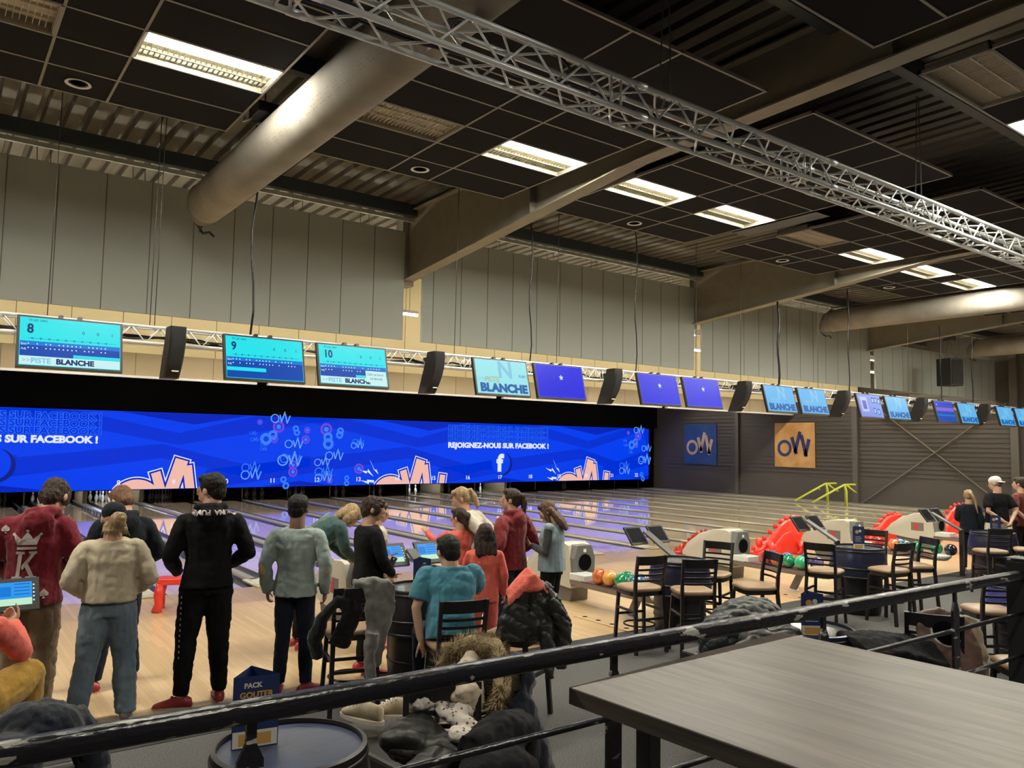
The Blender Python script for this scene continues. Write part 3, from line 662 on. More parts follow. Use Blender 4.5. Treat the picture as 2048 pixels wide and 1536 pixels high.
tv(9.29, 'star', 'blue star screen, left one of the middle pair'); tv(10.39, 'star', 'blue star screen, right one of the middle pair')
tv(12.65, 'pale', 'pale blue BLANCHE screen right of the blue star screens'); tv(13.75, 'pale', 'pale blue BLANCHE screen, second right of the blue star screens')
tv(15.89, 'photo', 'violet screen showing a room picture'); tv(17.05, 'pale', 'pale blue BLANCHE screen right of the violet picture screen')
tv(19.30, 'stripe', 'deep blue screen with a violet stripe'); tv(20.50, 'pale', 'pale blue BLANCHE screen right of the violet striped screen')
tv(22.72, 'pale', 'pale blue BLANCHE screen, second from the right frame edge'); tv(23.85, 'pale', 'pale blue BLANCHE screen cut by the right frame edge')

_floor = ('camera', 'floor', 'wall_right', 'wall_left', 'wall_back', 'trim_', 'bowling_', 'lane_', 'foul_', 'kick', 'wall_post', 'cross_', 'pin_deck')
for o in COL.objects:      # everything carried by the roof and walls sits on one common height datum
    if o.parent is None and not o.name.startswith(_floor): o.location.z += .08
# ================================================================ people
NT = {}
def tex(sc):
    if sc not in NT:
        t = bpy.data.textures.new('folds', 'CLOUDS'); t.noise_scale = sc; t.noise_depth = 2; t.noise_type = 'HARD_NOISE'; NT[sc] = t
    return NT[sc]
def soft(o, vox, smooth=4, disp=0., dsc=.09):
    r = o.modifiers.new('remesh', 'REMESH'); r.mode = 'VOXEL'; r.voxel_size = vox; r.use_smooth_shade = True
    if smooth: s = o.modifiers.new('smooth', 'SMOOTH'); s.factor = .6; s.iterations = smooth
    if disp: d = o.modifiers.new('folds', 'DISPLACE'); d.texture = tex(dsc); d.strength = disp*.62; d.mid_level = .5; d.texture_coords = 'LOCAL'
    return o
def cloth(name, c, c2=None, sc=14, rough=.9, bump=.5, sheen=.2, stretch=(1,1,.35)):
    return mat(name, c, rough, noise=(c2 or tuple(min(1, v*1.25+.004) for v in c), sc), bump=bump, bscale=16, nstretch=stretch, sheen=sheen, spec=.2)
SKIN = mat('skin', (.50,.28,.19), .55, noise=((.58,.35,.25), 9)); SKIND = mat('skin_tan', (.25,.13,.08), .55, noise=((.30,.17,.11), 9)); SKINM = mat('skin_medium', (.40,.21,.14), .55, noise=((.46,.26,.18), 9))
def hairm(n, c, c2): return mat(n, c, .55, noise=(c2, 30, .35, .7), bump=.9, bscale=60, nstretch=(1,1,.12), spec=.3)
HB = hairm('hair_black', (.004,.004,.004), (.010,.009,.009)); HD = hairm('hair_dark_brown', (.022,.013,.010), (.06,.036,.026)); HM = hairm('hair_brown', (.07,.04,.025), (.16,.095,.06)); HL = hairm('hair_blond', (.26,.17,.085), (.46,.33,.18)); HR = hairm('hair_auburn', (.12,.055,.03), (.22,.12,.07))
EYE = mat('eye', (.02,.015,.012), .2); LIP = mat('lips', (.36,.13,.11), .5)
SHR = mat('shoe_red', (.33,.03,.035), .35, noise=((.42,.06,.06), 8)); SHS = mat('shoe_sole', (.62,.55,.47), .5); SHG = mat('shoe_grey', (.16,.15,.14), .6)
def R3(ax, deg): return Matrix.Rotation(math.radians(deg), 3, ax)
def oring(c, d, xh, rx, ry, n=16, sq=2.4):   # super-ellipse ring normal to d
    d = Vector(d).normalized(); x = (Vector(xh)-d*Vector(xh).dot(d)).normalized(); y = d.cross(x); out = []
    for k in range(n):
        a = 2*PI*k/n; ca, sa = math.cos(a), math.sin(a)
        out.append(Vector(c)+x*(rx*math.copysign(abs(ca)**(2/sq), ca))+y*(ry*math.copysign(abs(sa)**(2/sq), sa)))
    return out
def limb(mb, pts, rs, n=12, asp=1.):
    P = [Vector(p) for p in pts]; Q = []; Rr = []
    for i in range(len(P)-1):          # add mid samples for a natural taper
        for k in range(4):
            t = k/4; Q.append(P[i].lerp(P[i+1], t)); Rr.append(rs[i]+(rs[i+1]-rs[i])*t+(.06*rs[i]*math.sin(PI*t)))
    Q.append(P[-1]); Rr.append(rs[-1]); mb.tube(Q, Rr, n, asp)
    for p, r in zip(P[1:-1], rs[1:-1]): mb.ell(p, (r*1.0, r*1.0, r*1.0), 10, 6)
def hand(mb, w, d, nrm, sd, curl=25, s=1., pinch=0):
    w = Vector(w); d = Vector(d).normalized(); n_ = Vector(nrm); n_ = (n_-d*n_.dot(d)).normalized(); x = d.cross(n_)*sd
    mb.loft([oring(w+d*(.085*s*t), d, x, s*rx, s*ry, 12) for t, rx, ry in [(-.25,.024,.020),(0,.027,.018),(.35,.038,.0165),(.8,.042,.015),(1.,.038,.012)]])
    for i, (off, L, r) in enumerate([(.031,.068,.0085),(.0105,.076,.009),(-.0105,.071,.0085),(-.031,.055,.0075)]):
        p = w+d*(.078*s)+x*(off*s); pts = [p]; c = curl*(1+.12*i); a = math.radians(c*.5); seg = [L*.45, L*.32, L*.25]
        for q in seg:
            dd = d*math.cos(a)+n_*math.sin(a)+x*(off*.8); p = p+dd*(q*s); pts.append(p); a += math.radians(c)
        mb.tube(pts, [r*1.05*s, r*s, r*.92*s, r*.72*s], 8)
    p = w+d*(.018*s)+x*(.026*s); a = .6
    pts = [p, p+(x*.75+d*.6+n_*.25)*(.032*s), p+(x*.95+d*1.25+n_*(.55+pinch))*(.045*s), p+(x*.9+d*1.9+n_*(.9+pinch))*(.050*s)]
    mb.tube(pts, [.013*s, .011*s, .0095*s, .007*s], 8)
def place(px_, py_, a): return -math.atan2(px_, py_)+math.radians(a)
def person(label, x, y, a, H, top=None, legs=None, skin=SKIN, hair=None, hstyle='short', shoes=SHR, pose=None, bulk=1., headr=(0,0,0), topkw=None, legkw=None, z0=0., face=False, vox=.011, hk=None, nohand=(), curl=(30,30), pn=None, age=1., holds=None):
    s = H/1.75; t = thing('person', label, 'person', (x, y, z0), place(x, y, a)); topkw = topkw or {}; legkw = legkw or {}; pn = pn or {}
    J = dict(pel=(0,0,.95), waist=(0,.0,1.10), chest=(0,.0,1.30), neck=(0,-.02,1.49), head=(0,.022,1.625),
             shL=(-.175,-.01,1.43), shR=(.175,-.01,1.43), elL=(-.235,-.04,1.14), elR=(.235,-.04,1.14), wrL=(-.25,.06,.90), wrR=(.25,.06,.90),
             hipL=(-.088,0,.93), hipR=(.088,0,.93), knL=(-.10,.03,.50), knR=(.10,.03,.50), anL=(-.11,0,.085), anR=(.11,0,.085), ftL=(-.14,1,0), ftR=(.14,1,0))
    J.update(pose or {}); V = {k: Vector(v)*(1 if k[:2] == 'ft' else s) for k, v in J.items()}
    cw = (V['shR']-V['shL']).normalized(); hw = (V['hipR']-V['hipL']).normalized(); b = bulk*s
    spine = [(V['pel']-Vector((0,0,.10*s)), hw, .150, .112), (V['pel'], hw, .165, .118), (V['waist'], (hw+cw), .142, .108), (V['chest'].lerp(V['waist'], .4), cw, .152, .112), (V['chest'], cw, .172, .118), (V['chest'].lerp(V['neck'], .55), cw, .178, .098), (V['neck'].lerp(V['chest'], .12), cw, .10, .068), (V['neck'], cw, .060, .055)]
    def torso(mb, g, k0=0, k1=8, hem=None, fl=0.):
        rr = []
        pts = spine[k0:k1]
        for i, (c, xh, rx, ry) in enumerate(pts):
            d = (pts[min(i+1, len(pts)-1)][0]-pts[max(i-1, 0)][0]); w_ = bulk if i < len(pts)-2 else 1
            rr.append(oring(c, d, xh, (rx*w_+g+fl*(1-i/len(pts)))*s, (ry*w_+g+fl*(1-i/len(pts)))*s, 18))
        if hem is not None:
            c, xh, rx, ry = spine[0]; cc = Vector((V['pel'].x, V['pel'].y, hem*s)); cc += (spine[0][0]-spine[2][0])*0
            d = V['waist']-V['pel']; rr = [oring(cc, d, xh, (rx*bulk+g+.02+fl)*s, (ry*bulk+g+.025+fl)*s, 18)]+[r for r, q in zip(rr, pts) if (q[0]-cc).dot(d) > .03]
        mb.loft(rr)
    # body: one continuous skin surface
    mb = MB(); torso(mb, -.03)
    HM_ = Euler([math.radians(v) for v in headr]).to_matrix()
    hd = V['head']; k = s*(1.05 if age >= 1 else 1.13)
    def hp(v): return hd+HM_ @ (Vector(v)*k)
    def he(mb_, c, r, n=14, kk=9): mb_.ell((0,0,0), (r[0]*k, r[1]*k, r[2]*k), n, kk, None) if 0 else mb_.add(*_ell(hp(c), Vector(r)*k, HM_, n, kk))
    limb(mb, [V['neck']-Vector((0,0,.05*s)), hp((0,-.02,-.05))], [.068*s, .062*s])
    he(mb, (0,-.012,.025), (.076,.094,.100)); he(mb, (0,.030,-.040), (.058,.060,.072)); he(mb, (0,.050,-.085), (.032,.032,.022))
    he(mb, (0,.080,-.005), (.056,.016,.042))
    mb.tube([hp((0,.090,.020)), hp((0,.103,-.005)), hp((0,.113,-.024)), hp((0,.094,-.034))], [.009*k,.011*k,.014*k,.010*k], 8)
    he(mb, (0,.092,-.055), (.024,.012,.010), 10, 6); he(mb, (0,.088,-.068), (.020,.012,.009), 10, 6)
    for sg in (-1, 1): he(mb, (sg*.080,-.008,-.008), (.012,.022,.032), 10, 7)
    for sd, q in ((-1, 'L'), (1, 'R')):
        sh, el, wr = V['sh'+q], V['el'+q], V['wr'+q]
        limb(mb, [sh-cw*sd*.03*s, el, wr], [.046*s, .038*s, .026*s])
        if q not in nohand:
            d = (wr-el).normalized(); nn = Vector(pn.get(q, (-sd*1.0, .2, 0)))
            hand(mb, wr, (d if 'd'+q not in pn else Vector(pn['d'+q])), nn, sd if 'f'+q not in pn else -sd, curl[0 if q == 'L' else 1], s*.98)
        limb(mb, [V['hip'+q], V['kn'+q], V['an'+q]], [.075*s, .050*s, .036*s])
    o = soft(mb.build('body', skin, t), vox*.75, 2)
    if face:
        for sg in (-1, 1):
            e = MB(); e.add(*_ell(hp((sg*.031,.0905,.008)), Vector((.0125,.006,.006))*k, HM_, 10, 6)); e.build('eye', EYE, t, smooth=True)
            e = MB(); e.tube([hp((sg*.016,.096,.024)), hp((sg*.032,.097,.029)), hp((sg*.047,.089,.024))], .0032*k, 6); e.build('eyebrow', hair or HB, t, smooth=True)
        e = MB(); e.add(*_ell(hp((0,.1015,-.061)), Vector((.021,.005,.0065))*k, HM_, 12, 6)); e.build('mouth', LIP, t, smooth=True)
    # trousers
    if legs is not None:
        g = MB(); rt_, rk, ra = legkw.get('r', (.092, .068, .058)); lo = legkw.get('len', .012)
        torso(g, .006, 0, 3)
        for sd, q in ((-1, 'L'), (1, 'R')):
            hp_, kn, an = V['hip'+q], V['kn'+q], V['an'+q]; an2 = an+(kn-an).normalized()*lo*s
            limb(g, [hp_+Vector((0,0,.02*s)), hp_.lerp(kn, .35), kn, an2], [rt_*b, rt_*b*.98, rk*b, ra*b], 14)
        soft(g.build('trousers', legs, t), vox, 3, legkw.get('fold', .022), .10)
        if shoes is not None:
            for sd, q in ((-1, 'L'), (1, 'R')):
                an = V['an'+q]; f = Vector((V['ft'+q].x, V['ft'+q].y, 0)).normalized(); sx = Vector((f.y, -f.x, 0)); c = Vector((an.x, an.y, an.z-.085*s)); zz = V['ft'+q].z
                m1 = MB()
                m1.loft([[c+f*(fy*s)+sx*(wx*s*math.cos(a_))+Vector((0,0,(.008+hz*(1+math.sin(a_))/2)*s)) for a_ in [2*PI*k_/12 for k_ in range(12)]] for fy, wx, hz in [(-.085,.018,.04),(-.075,.034,.075),(-.04,.040,.095),(.02,.041,.092),(.06,.043,.078),(.11,.048,.058),(.16,.045,.042),(.19,.030,.030),(.198,.012,.018)]])
                so = m1.build('shoe', shoes, t, smooth=True)
                m2 = MB(); m2.loft([[c+f*(fy*s)+sx*(wx*s*math.cos(a_))+Vector((0,0,z_*s)) for fy, wx, a_ in [(.055+.148*math.cos(a2), .047*(1 if math.cos(a2) > -.2 else .85), a2) for a2 in [2*PI*k_/20 for k_ in range(20)]] for a_ in [math.asin(max(-1, min(1, math.sin(a2 if False else a_))))]] for z_ in (0, .018)]) if False else None
                m2 = MB(); m2.loft([[c+f*((.055+.150*math.cos(a2))*s)+sx*(.049*s*math.sin(a2)*(1.0 if math.cos(a2) > 0 else .88))+Vector((0,0,z_*s)) for a2 in [2*PI*k_/24 for k_ in range(24)]] for z_ in (0, .020)]); m2.build('sole', SHS, so)
                if shoes is SHR:
                    m3 = MB(); m3.tube([c+f*(.06*s)+sx*(-.04*s)+Vector((0,0,.045*s)), c+f*(.06*s)+Vector((0,0,.088*s)), c+f*(.06*s)+sx*(.04*s)+Vector((0,0,.045*s))], .012*s, 6); m3.build('strap', SHR, so, smooth=True)
    if top is not None:
        g = MB(); gi = topkw.get('g', .012); torso(g, gi, 0, 7, hem=topkw.get('hem', .84), fl=topkw.get('flare', 0.))
        if topkw.get('hood'):
            nk = V['neck']; dn = (V['neck']-V['chest']).normalized(); bk = dn.cross(cw); bk = -bk if bk.y > 0 and abs(bk.y) > .3 else bk
            bk = Vector((0,-1,0)) if abs(bk.y) < .1 else bk
            ring = [nk+dn*(.005*s)+cw*(.095*s*math.cos(a_))+(-bk)*(.085*s*math.sin(a_))+dn*(.02*s*(-math.sin(a_))) for a_ in [2*PI*k_/14 for k_ in range(15)]]
            g.tube(ring, .036*s, 8, caps=False)
            g.add(*_ell(nk+bk*(.105*s)-dn*(.065*s), Vector((.115,.055,.10))*s, Matrix.Identity(3), 14, 9))
        for sd, q in ((-1, 'L'), (1, 'R')):
            sh, el, wr = V['sh'+q], V['el'+q], V['wr'+q]; r0, r1, r2 = topkw.get('r', (.066, .056, .044))
            if topkw.get('sleeve', 'long') == 'long': limb(g, [sh-cw*sd*.055*s-Vector((0,0,.028*s)), sh.lerp(el, .14)-cw*sd*.006*s, sh.lerp(el, .5), el, wr], [r0*b*.80, r0*b*.93, (r0+r1)/2*b, r1*b, r2*b], 14)
            elif topkw['sleeve'] == 'short': limb(g, [sh-cw*sd*.055*s-Vector((0,0,.028*s)), sh.lerp(el, .14)-cw*sd*.006*s, sh.lerp(el, .45), sh.lerp(el, .80)], [r0*b*.80, r0*b*.93, r0*b, r0*b*.98], 14)
            elif topkw['sleeve'] == 'none': g.ell(sh-cw*sd*.02*s, (.06*b, .06*b, .06*b), 12, 8)
        so = soft(g.build(topkw.get('name', 'sweater'), top, t), vox, 3, topkw.get('fold', .022), topkw.get('fsc', .11))
        t['_top'] = so.name
        if topkw.get('cuffs'):
            for sd, q in ((-1, 'L'), (1, 'R')):
                el, wr = V['el'+q], V['wr'+q]; d = (wr-el).normalized(); MB().tube([wr-d*.035*s, wr+d*.012*s], topkw['r'][2]*b*.86 if 'r' in topkw else .036*b, 12).build('cuff', top, t, smooth=True)
        if topkw.get('under'):     # long sleeves of a garment under a vest
            u = MB()
            for sd, q in ((-1, 'L'), (1, 'R')): limb(u, [V['sh'+q]-cw*sd*.02*s, V['el'+q], V['wr'+q]], [.052*b, .045*b, .034*b], 12)
            soft(u.build('sleeves', topkw['under'], t), vox, 2, .012, .08)
    # hair
    if hair is not None:
        h = MB(); nz = .012
        if hstyle in ('short', 'mop', 'bob', 'long', 'tail', 'bun'):
            he(h, (0,-.022,.038), (.088,.100,.098)); he(h, (0,-.060,-.010), (.076,.058,.075))
            he(h, (0,.045,.085), (.066,.045,.040))
            for sg in (-1, 1): he(h, (sg*.066,-.010,.020), (.022,.050,.052))
        if hstyle == 'mop': 
            he(h, (0,.06,.06), (.075,.05,.052)); he(h, (0,-.06,-.02), (.083,.062,.085)); nz = .03
            for sg in (-1, 1): he(h, (sg*.072,.02,.0), (.022,.055,.065))
        if hstyle == 'bob':
            for sg in (-1, 1): he(h, (sg*.078,.0,-.03), (.028,.062,.105))
            he(h, (0,-.075,-.05), (.085,.05,.115)); he(h, (0,.065,.065), (.070,.04,.045))
        if hstyle == 'long':
            L = (hk or {}).get('L', .36)
            for sg in (-1, -.33, .33, 1):
                h.tube([hp((sg*.070,-.035,.03)), hp((sg*.082,-.07,-.09)), hp((sg*.085,-.085,-.20)), hp((sg*.075,-.085,-L))], [.042*k,.042*k,.038*k,.016*k], 10)
            for sg in (-1, 1):
                h.tube([hp((sg*.070,.02,.05)), hp((sg*.088,.03,-.05)), hp((sg*.090,.04,-.15)), hp((sg*.080,.05,-L*.9))], [.020*k,.028*k,.026*k,.010*k], 8)
        if hstyle == 'bun':
            he(h, (.0,-.115,.015), (.050,.045,.060)); he(h, (.02,-.13,.03), (.035,.03,.035)); he(h, (-.02,-.10,-.05), (.04,.03,.05))
            for j_ in range(7):
                sx_ = -.05+.018*j_; h.tube([hp((sx_,-.10,-.03)), hp((sx_*1.2,-.12,-.08)), hp((sx_*1.5+.005,-.11,-.125-.008*(j_ % 3)))], [.012*k,.008*k,.003*k], 6)
        if hstyle == 'tail':
            L = (hk or {}).get('L', .38); sx_ = (hk or {}).get('side', 0.)
            h.tube([hp((0,-.09,.06)), hp((0,-.135,.055)), hp((sx_*.3,-.155,-.02)), hp((sx_*.7,-.15,-.15)), hp((sx_,-.13,-L))], [.022*k,.030*k,.034*k,.030*k,.010*k], 10)
        if hstyle == 'capbun':
            he(h, (.03,-.105,-.02), (.062,.055,.072)); he(h, (.05,-.13,.0), (.042,.035,.045)); he(h, (0,-.07,-.06), (.075,.045,.05))
            for j_ in range(9):
                sx_ = -.06+.018*j_; h.tube([hp((sx_,-.10,-.05)), hp((sx_*1.2,-.12,-.10)), hp((sx_*1.5+.005,-.11,-.155-.012*(j_ % 3)))], [.012*k,.009*k,.003*k], 6)
        if hstyle == 'cap': he(h, (0,-.055,-.02), (.074,.050,.055))
        soft(h.build('hair', hair, t), .0075 if nz < .02 else .008, 2, nz if nz > .015 else .014, .035)
        if hstyle in ('cap', 'capbun'):
            c_ = MB(); he(c_, (0,-.010,.050), (.090,.105,.085)); cm = (hk or {}).get('cap')
            co = soft(c_.build('cap', cm, t), .009, 2)
            if hstyle == 'cap':
                v_ = MB(); v_.loft([[hp((.07*math.sin(a_)*w_, -.085-.075*(1-abs(math.sin(a_))**2)*w_*0-yy, .03+zz-.0*abs(a_))) for a_, yy, zz in [(-1.2,.0,0),(-.7,.05,-.012),(0,.075,-.02),(.7,.05,-.012),(1.2,.0,0),(.7,.05,.0),(0,.075,-.008),(-.7,.05,.0)]] for w_ in (.98, 1.02)]); 
                v_ = MB(); top_ = [hp((x_, -.09-.07*math.sqrt(max(0, 1-(x_/.075)**2)), .012-.02*math.sqrt(max(0, 1-(x_/.075)**2)))) for x_ in [-.075+.015*i_ for i_ in range(11)]]; base_ = [hp((x_, -.06-.02*(1-(x_/.075)**2), .03)) for x_ in [-.075+.015*i_ for i_ in range(11)]]
                up = HM_ @ Vector((0,0,.006*k)); n_ = 11; vs = top_+base_+[v+up for v in top_+base_]; fs = []
                for i_ in range(10): fs += [(i_, i_+1, n_+i_+1, n_+i_), (2*n_+i_, 2*n_+n_+i_, 2*n_+n_+i_+1, 2*n_+i_+1), (i_, 2*n_+i_, 2*n_+i_+1, i_+1)]
                v_.add(vs, fs); v_.build('cap_visor', cm, t, smooth=True)
    t['_s'] = s
    return t
def _ell(c, r, M3, n, k):
    vs, fs = [], []
    for i in range(1, k):
        t = PI*i/k
        for j in range(n): vs.append(c+M3 @ Vector((r[0]*math.sin(t)*math.cos(2*PI*j/n), r[1]*math.sin(t)*math.sin(2*PI*j/n), -r[2]*math.cos(t))))
    for i in range(k-2):
        for j in range(n): fs.append((i*n+j, i*n+(j+1) % n, (i+1)*n+(j+1) % n, (i+1)*n+j))
    fs.append(tuple(range(n))[::-1]); fs.append(tuple((k-2)*n+j for j in range(n)))
    return vs, fs
def decal(t, polys, m, name, side='back', target=None, ox=0., oz=0., s=1.):
    mb = MB(); sg = -1 if side == 'back' else 1
    M = Matrix.Translation((ox, sg*.40, oz)) @ frame((0,0,0), (-sg if sg > 0 else 1, 0, 0), (0,0,1)) @ Matrix.Scale(s, 4)
    for p in polys: mb.prism(p, M, .0)
    o = mb.build(name, m, t); me = o.data; bm = bmesh.new(); bm.from_mesh(me)
    bmesh.ops.remove_doubles(bm, verts=bm.verts[:], dist=1e-5); bmesh.ops.triangulate(bm, faces=bm.faces[:])
    for _ in range(3): bmesh.ops.subdivide_edges(bm, edges=[e for e in bm.edges if e.calc_length() > .012], cuts=1)
    bm.to_mesh(me); bm.free()
    w_ = o.modifiers.new('wrap', 'SHRINKWRAP'); w_.target = target; w_.wrap_method = 'PROJECT'; w_.use_project_y = True; w_.use_negative_direction = True; w_.use_positive_direction = True; w_.offset = .004; w_.wrap_mode = 'ABOVE_SURFACE'; w_.project_limit = 1.0
    sd_ = o.modifiers.new('thick', 'SOLIDIFY'); sd_.thickness = .003; sd_.offset = 0
    return o
def txt_poly_obj(t, body, size, m, ox, oz, target, side='back', bold=0.01, mirror=False, name='lettering'):
    sg = -1 if side == 'back' else 1
    M = Matrix.Translation((ox, sg*.40, oz)) @ frame((0,0,0), (1 if sg < 0 else -1, 0, 0), (0,0,1))
    if mirror: M = M @ Matrix.Rotation(PI, 4, 'Z')
    o = text(body, size, M, m, name, t, bold=bold, align='CENTER', ext=0)
    me = o.data; bm = bmesh.new(); bm.from_mesh(me); bmesh.ops.remove_doubles(bm, verts=bm.verts[:], dist=1e-5); bmesh.ops.triangulate(bm, faces=bm.faces[:])
    for _ in range(3): bmesh.ops.subdivide_edges(bm, edges=[e for e in bm.edges if e.calc_length() > .012], cuts=1)
    bm.to_mesh(me); bm.free()
    w_ = o.modifiers.new('wrap', 'SHRINKWRAP'); w_.target = target; w_.wrap_method = 'PROJECT'; w_.use_project_y = True; w_.use_negative_direction = True; w_.use_positive_direction = True; w_.offset = .004; w_.wrap_mode = 'ABOVE_SURFACE'
    sd_ = o.modifiers.new('thick', 'SOLIDIFY'); sd_.thickness = .003; sd_.offset = 0
    return o
C_ = {}
def cl(n, *a, **k):
    if n not in C_: C_[n] = cloth(n, *a, **k)
    return C_[n]
burg = cl('burgundy_fleece', (.14,.008,.018)); khaki = cl('khaki_cotton', (.15,.105,.065), (.20,.145,.095)); creamw = cl('cream_knit', (.50,.43,.31), (.58,.50,.37)); jean = cl('light_denim', (.115,.165,.215), (.20,.26,.31), 7)
navyh = cl('navy_fleece', (.006,.009,.015), sheen=.05); djean = cl('dark_denim', (.008,.012,.024), (.016,.023,.042), sheen=.05); blk = cl('black_jersey', (.0045,.0045,.0055), (.009,.009,.010), sheen=0.); greyg = cl('grey_green_jersey', (.24,.30,.285), (.30,.365,.345)); teal = cl('dark_teal_nylon', (.025,.065,.065), (.04,.09,.09), rough=.55)
blue_t = cl('blue_jersey', (.055,.20,.275), (.075,.25,.34)); beige = cl('beige_wool', (.42,.38,.31), (.50,.46,.38)); coral = cl('coral_jersey', (.62,.10,.075), (.70,.14,.10)); redh = cl('brick_red_fleece', (.17,.016,.022), (.22,.03,.035)); vest = cl('denim_vest', (.20,.28,.31), (.28,.36,.39), 8); gsl = cl('charcoal_knit', (.035,.037,.038), (.06,.06,.06)); mar = cl('maroon_knit', (.10,.018,.015)); must = cl('mustard_corduroy', (.30,.17,.02), (.38,.22,.035)); wht = cl('white_cotton', (.55,.53,.5))
def K_mark(s=1.):
    ps = [[(-.085,.10),(.085,.10),(.085,.125),(-.085,.125)], [(-.115,.245),(-.098,.245),(-.05,.20),(-.0,.275),(.0,.275),(.05,.20),(.098,.245),(.115,.245),(.085,.145),(-.085,.145)]]
    ps += [[(x_+.014*math.cos(a_), z_+.014*math.sin(a_)) for a_ in [2*PI*i/10 for i in range(10)]] for x_, z_ in ((-.115,.25),(0,.282),(.115,.25))]
    ps += [[(-.09,.055),(-.015,.055),(-.015,.08),(-.09,.08)], [(.02,.055),(.09,.055),(.09,.08),(.02,.08)], [(-.115,-.19),(-.03,-.19),(-.03,-.165),(-.115,-.165)], [(.0,-.19),(.095,-.19),(.095,-.165),(.0,-.165)],
           [(-.085,-.17),(-.05,-.17),(-.035,.06),(-.07,.06)], [(-.045,-.07),(.045,.06),(.08,.06),(-.03,-.105)], [(-.02,-.05),(.005,-.02),(.075,-.17),(.035,-.17)]]
    return ps
def spade(cx, cz, r):
    pts = [(0,1.0),(.25,.72),(.62,.38),(.80,.05),(.68,-.28),(.38,-.38),(.10,-.22),(.14,-.62),(.32,-.80),(-.32,-.80),(-.14,-.62),(-.10,-.22),(-.38,-.38),(-.68,-.28),(-.80,.05),(-.62,.38),(-.25,.72)]
    return [(cx+x_*r, cz+z_*r) for x_, z_ in pts]
prn = mat('print_white', (.50,.44,.42), .7)
# 1 burgundy hoodie with crown K
p = person('person in a burgundy hoodie with a crown and K on the back, khaki trousers', .74, 7.35, -6, 1.90, burg, khaki, hair=HD, hstyle='mop', bulk=1.12, headr=(-30,0,-25),
    pose=dict(head=(.11,.075,1.60), neck=(.05,-.01,1.49), elL=(-.29,-.03,1.14), elR=(.29,-.02,1.14), wrL=(-.16,.26,1.02), wrR=(.16,.26,1.02), anL=(-.15,.30,.085), knL=(-.12,.18,.48), anR=(.10,0,.085), ftR=(.8,.6,0)), topkw=dict(hood=True, hem=.84, g=.02, r=(.078,.066,.046), name='hoodie', fold=.03), legkw=dict(r=(.100,.080,.066), fold=.04), curl=(45,45))
tp = bpy.data.objects[p['_top']]
decal(p, K_mark(), prn, 'crown_letter_print', 'back', tp, -.03, 1.27, s=.78); decal(p, [spade(0,0,.036)], prn, 'spade_print', 'back', tp, -.185, 1.50); decal(p, [spade(0,0,.040)], prn, 'spade_print', 'back', tp, .10, 1.0)
# 2 cream sweater and jeans
person('person in a cream sweater and blue jeans, blond bun under a dark cap', 1.24, 6.98, 0, 1.70, creamw, jean, hair=HL, hstyle='capbun', hk=dict(cap=navyh), shoes=SHG, bulk=1.14, headr=(-8,0,0),
    pose=dict(elL=(-.295,-.05,1.14), elR=(.295,-.05,1.14), wrL=(-.19,.18,1.01), wrR=(.19,.18,1.01), anL=(-.20,.0,.085), anR=(.16,.0,.085), knL=(-.14,.02,.50), knR=(.13,.02,.50), ftL=(-.5,1,0)), topkw=dict(hem=.965, g=.018, r=(.072,.064,.048), cuffs=True, fold=.028), legkw=dict(r=(.104,.078,.074), len=-.02, fold=.03), curl=(60,60))
# 3 navy hoodie
person('person in a navy hoodie with short auburn hair and bowed head', 1.47, 7.85, 15, 1.80, navyh, djean, hair=HR, hstyle='short', bulk=1.08, headr=(-32,0,22),
    pose=dict(head=(0,.075,1.60), elL=(-.25,0,1.14), elR=(.31,-.02,1.14), wrL=(-.12,.27,1.05), wrR=(.20,.24,1.00), anL=(-.17,0,.085), anR=(.17,.1,.085)), topkw=dict(hood=True, g=.02, r=(.076,.062,.046), name='hoodie'), legkw=dict(r=(.094,.068,.060)))
# 4 tall black
p = person('tall person all in black with white lettering round the hood, head turned left', 1.97, 6.92, 6, 1.93, blk, blk, hair=HB, hstyle='short', bulk=1.04, headr=(-4,0,48), skin=SKIN, nohand=('L','R'),
    pose=dict(elL=(-.27,-.01,1.13), elR=(.285,-.05,1.15), wrL=(-.20,.18,.99), wrR=(.17,.2,1.02), anL=(-.15,.02,.085), anR=(.13,.10,.085), knL=(-.13,.04,.50), ftL=(-1,.35,0), ftR=(.0,1,0)), topkw=dict(hood=True, g=.018, hem=.90, r=(.070,.060,.044), name='hoodie'), legkw=dict(r=(.098,.078,.056), fold=.035))
txt_poly_obj(p, 'PUMA  PUMA', .055, prn, 0, 1.635, bpy.data.objects[p['_top']], mirror=True, bold=.002)
tr = [c for c in p.children if c.name.startswith('trousers')][0]
decal(p, [[(-.200,.42+.045*k),(-.193,.42+.045*k),(-.193,.437+.045*k),(-.200,.437+.045*k)] for k in range(12)], prn, 'side_stripe', 'back', tr)
# 5 grey green sweater
p = person('black-haired person in a grey green sweater with elbow patches', 2.72, 6.86, -8, 1.735, greyg, djean, hair=HB, hstyle='short', skin=SKIND, headr=(-4,0,-14), bulk=1.03,
    pose=dict(elL=(-.265,-.05,1.14), elR=(.265,-.06,1.14), wrL=(-.25,.02,.90), wrR=(.26,.0,.89), knL=(-.10,.03,.5), anL=(-.12,.0,.085), anR=(.12,-.02,.085), ftR=(.7,.8,0)), topkw=dict(hem=.86, g=.022, r=(.076,.064,.048), cuffs=True, fold=.03), legkw=dict(r=(.088,.066,.056)), curl=(35,35))
pat = cl('tan_patch', (.38,.27,.12))
for sg in (-1, 1): MB().ell((sg*.278, -.095, 1.10), (.030, .012, .062), 12, 8).build('elbow_patch', pat, p, smooth=True)
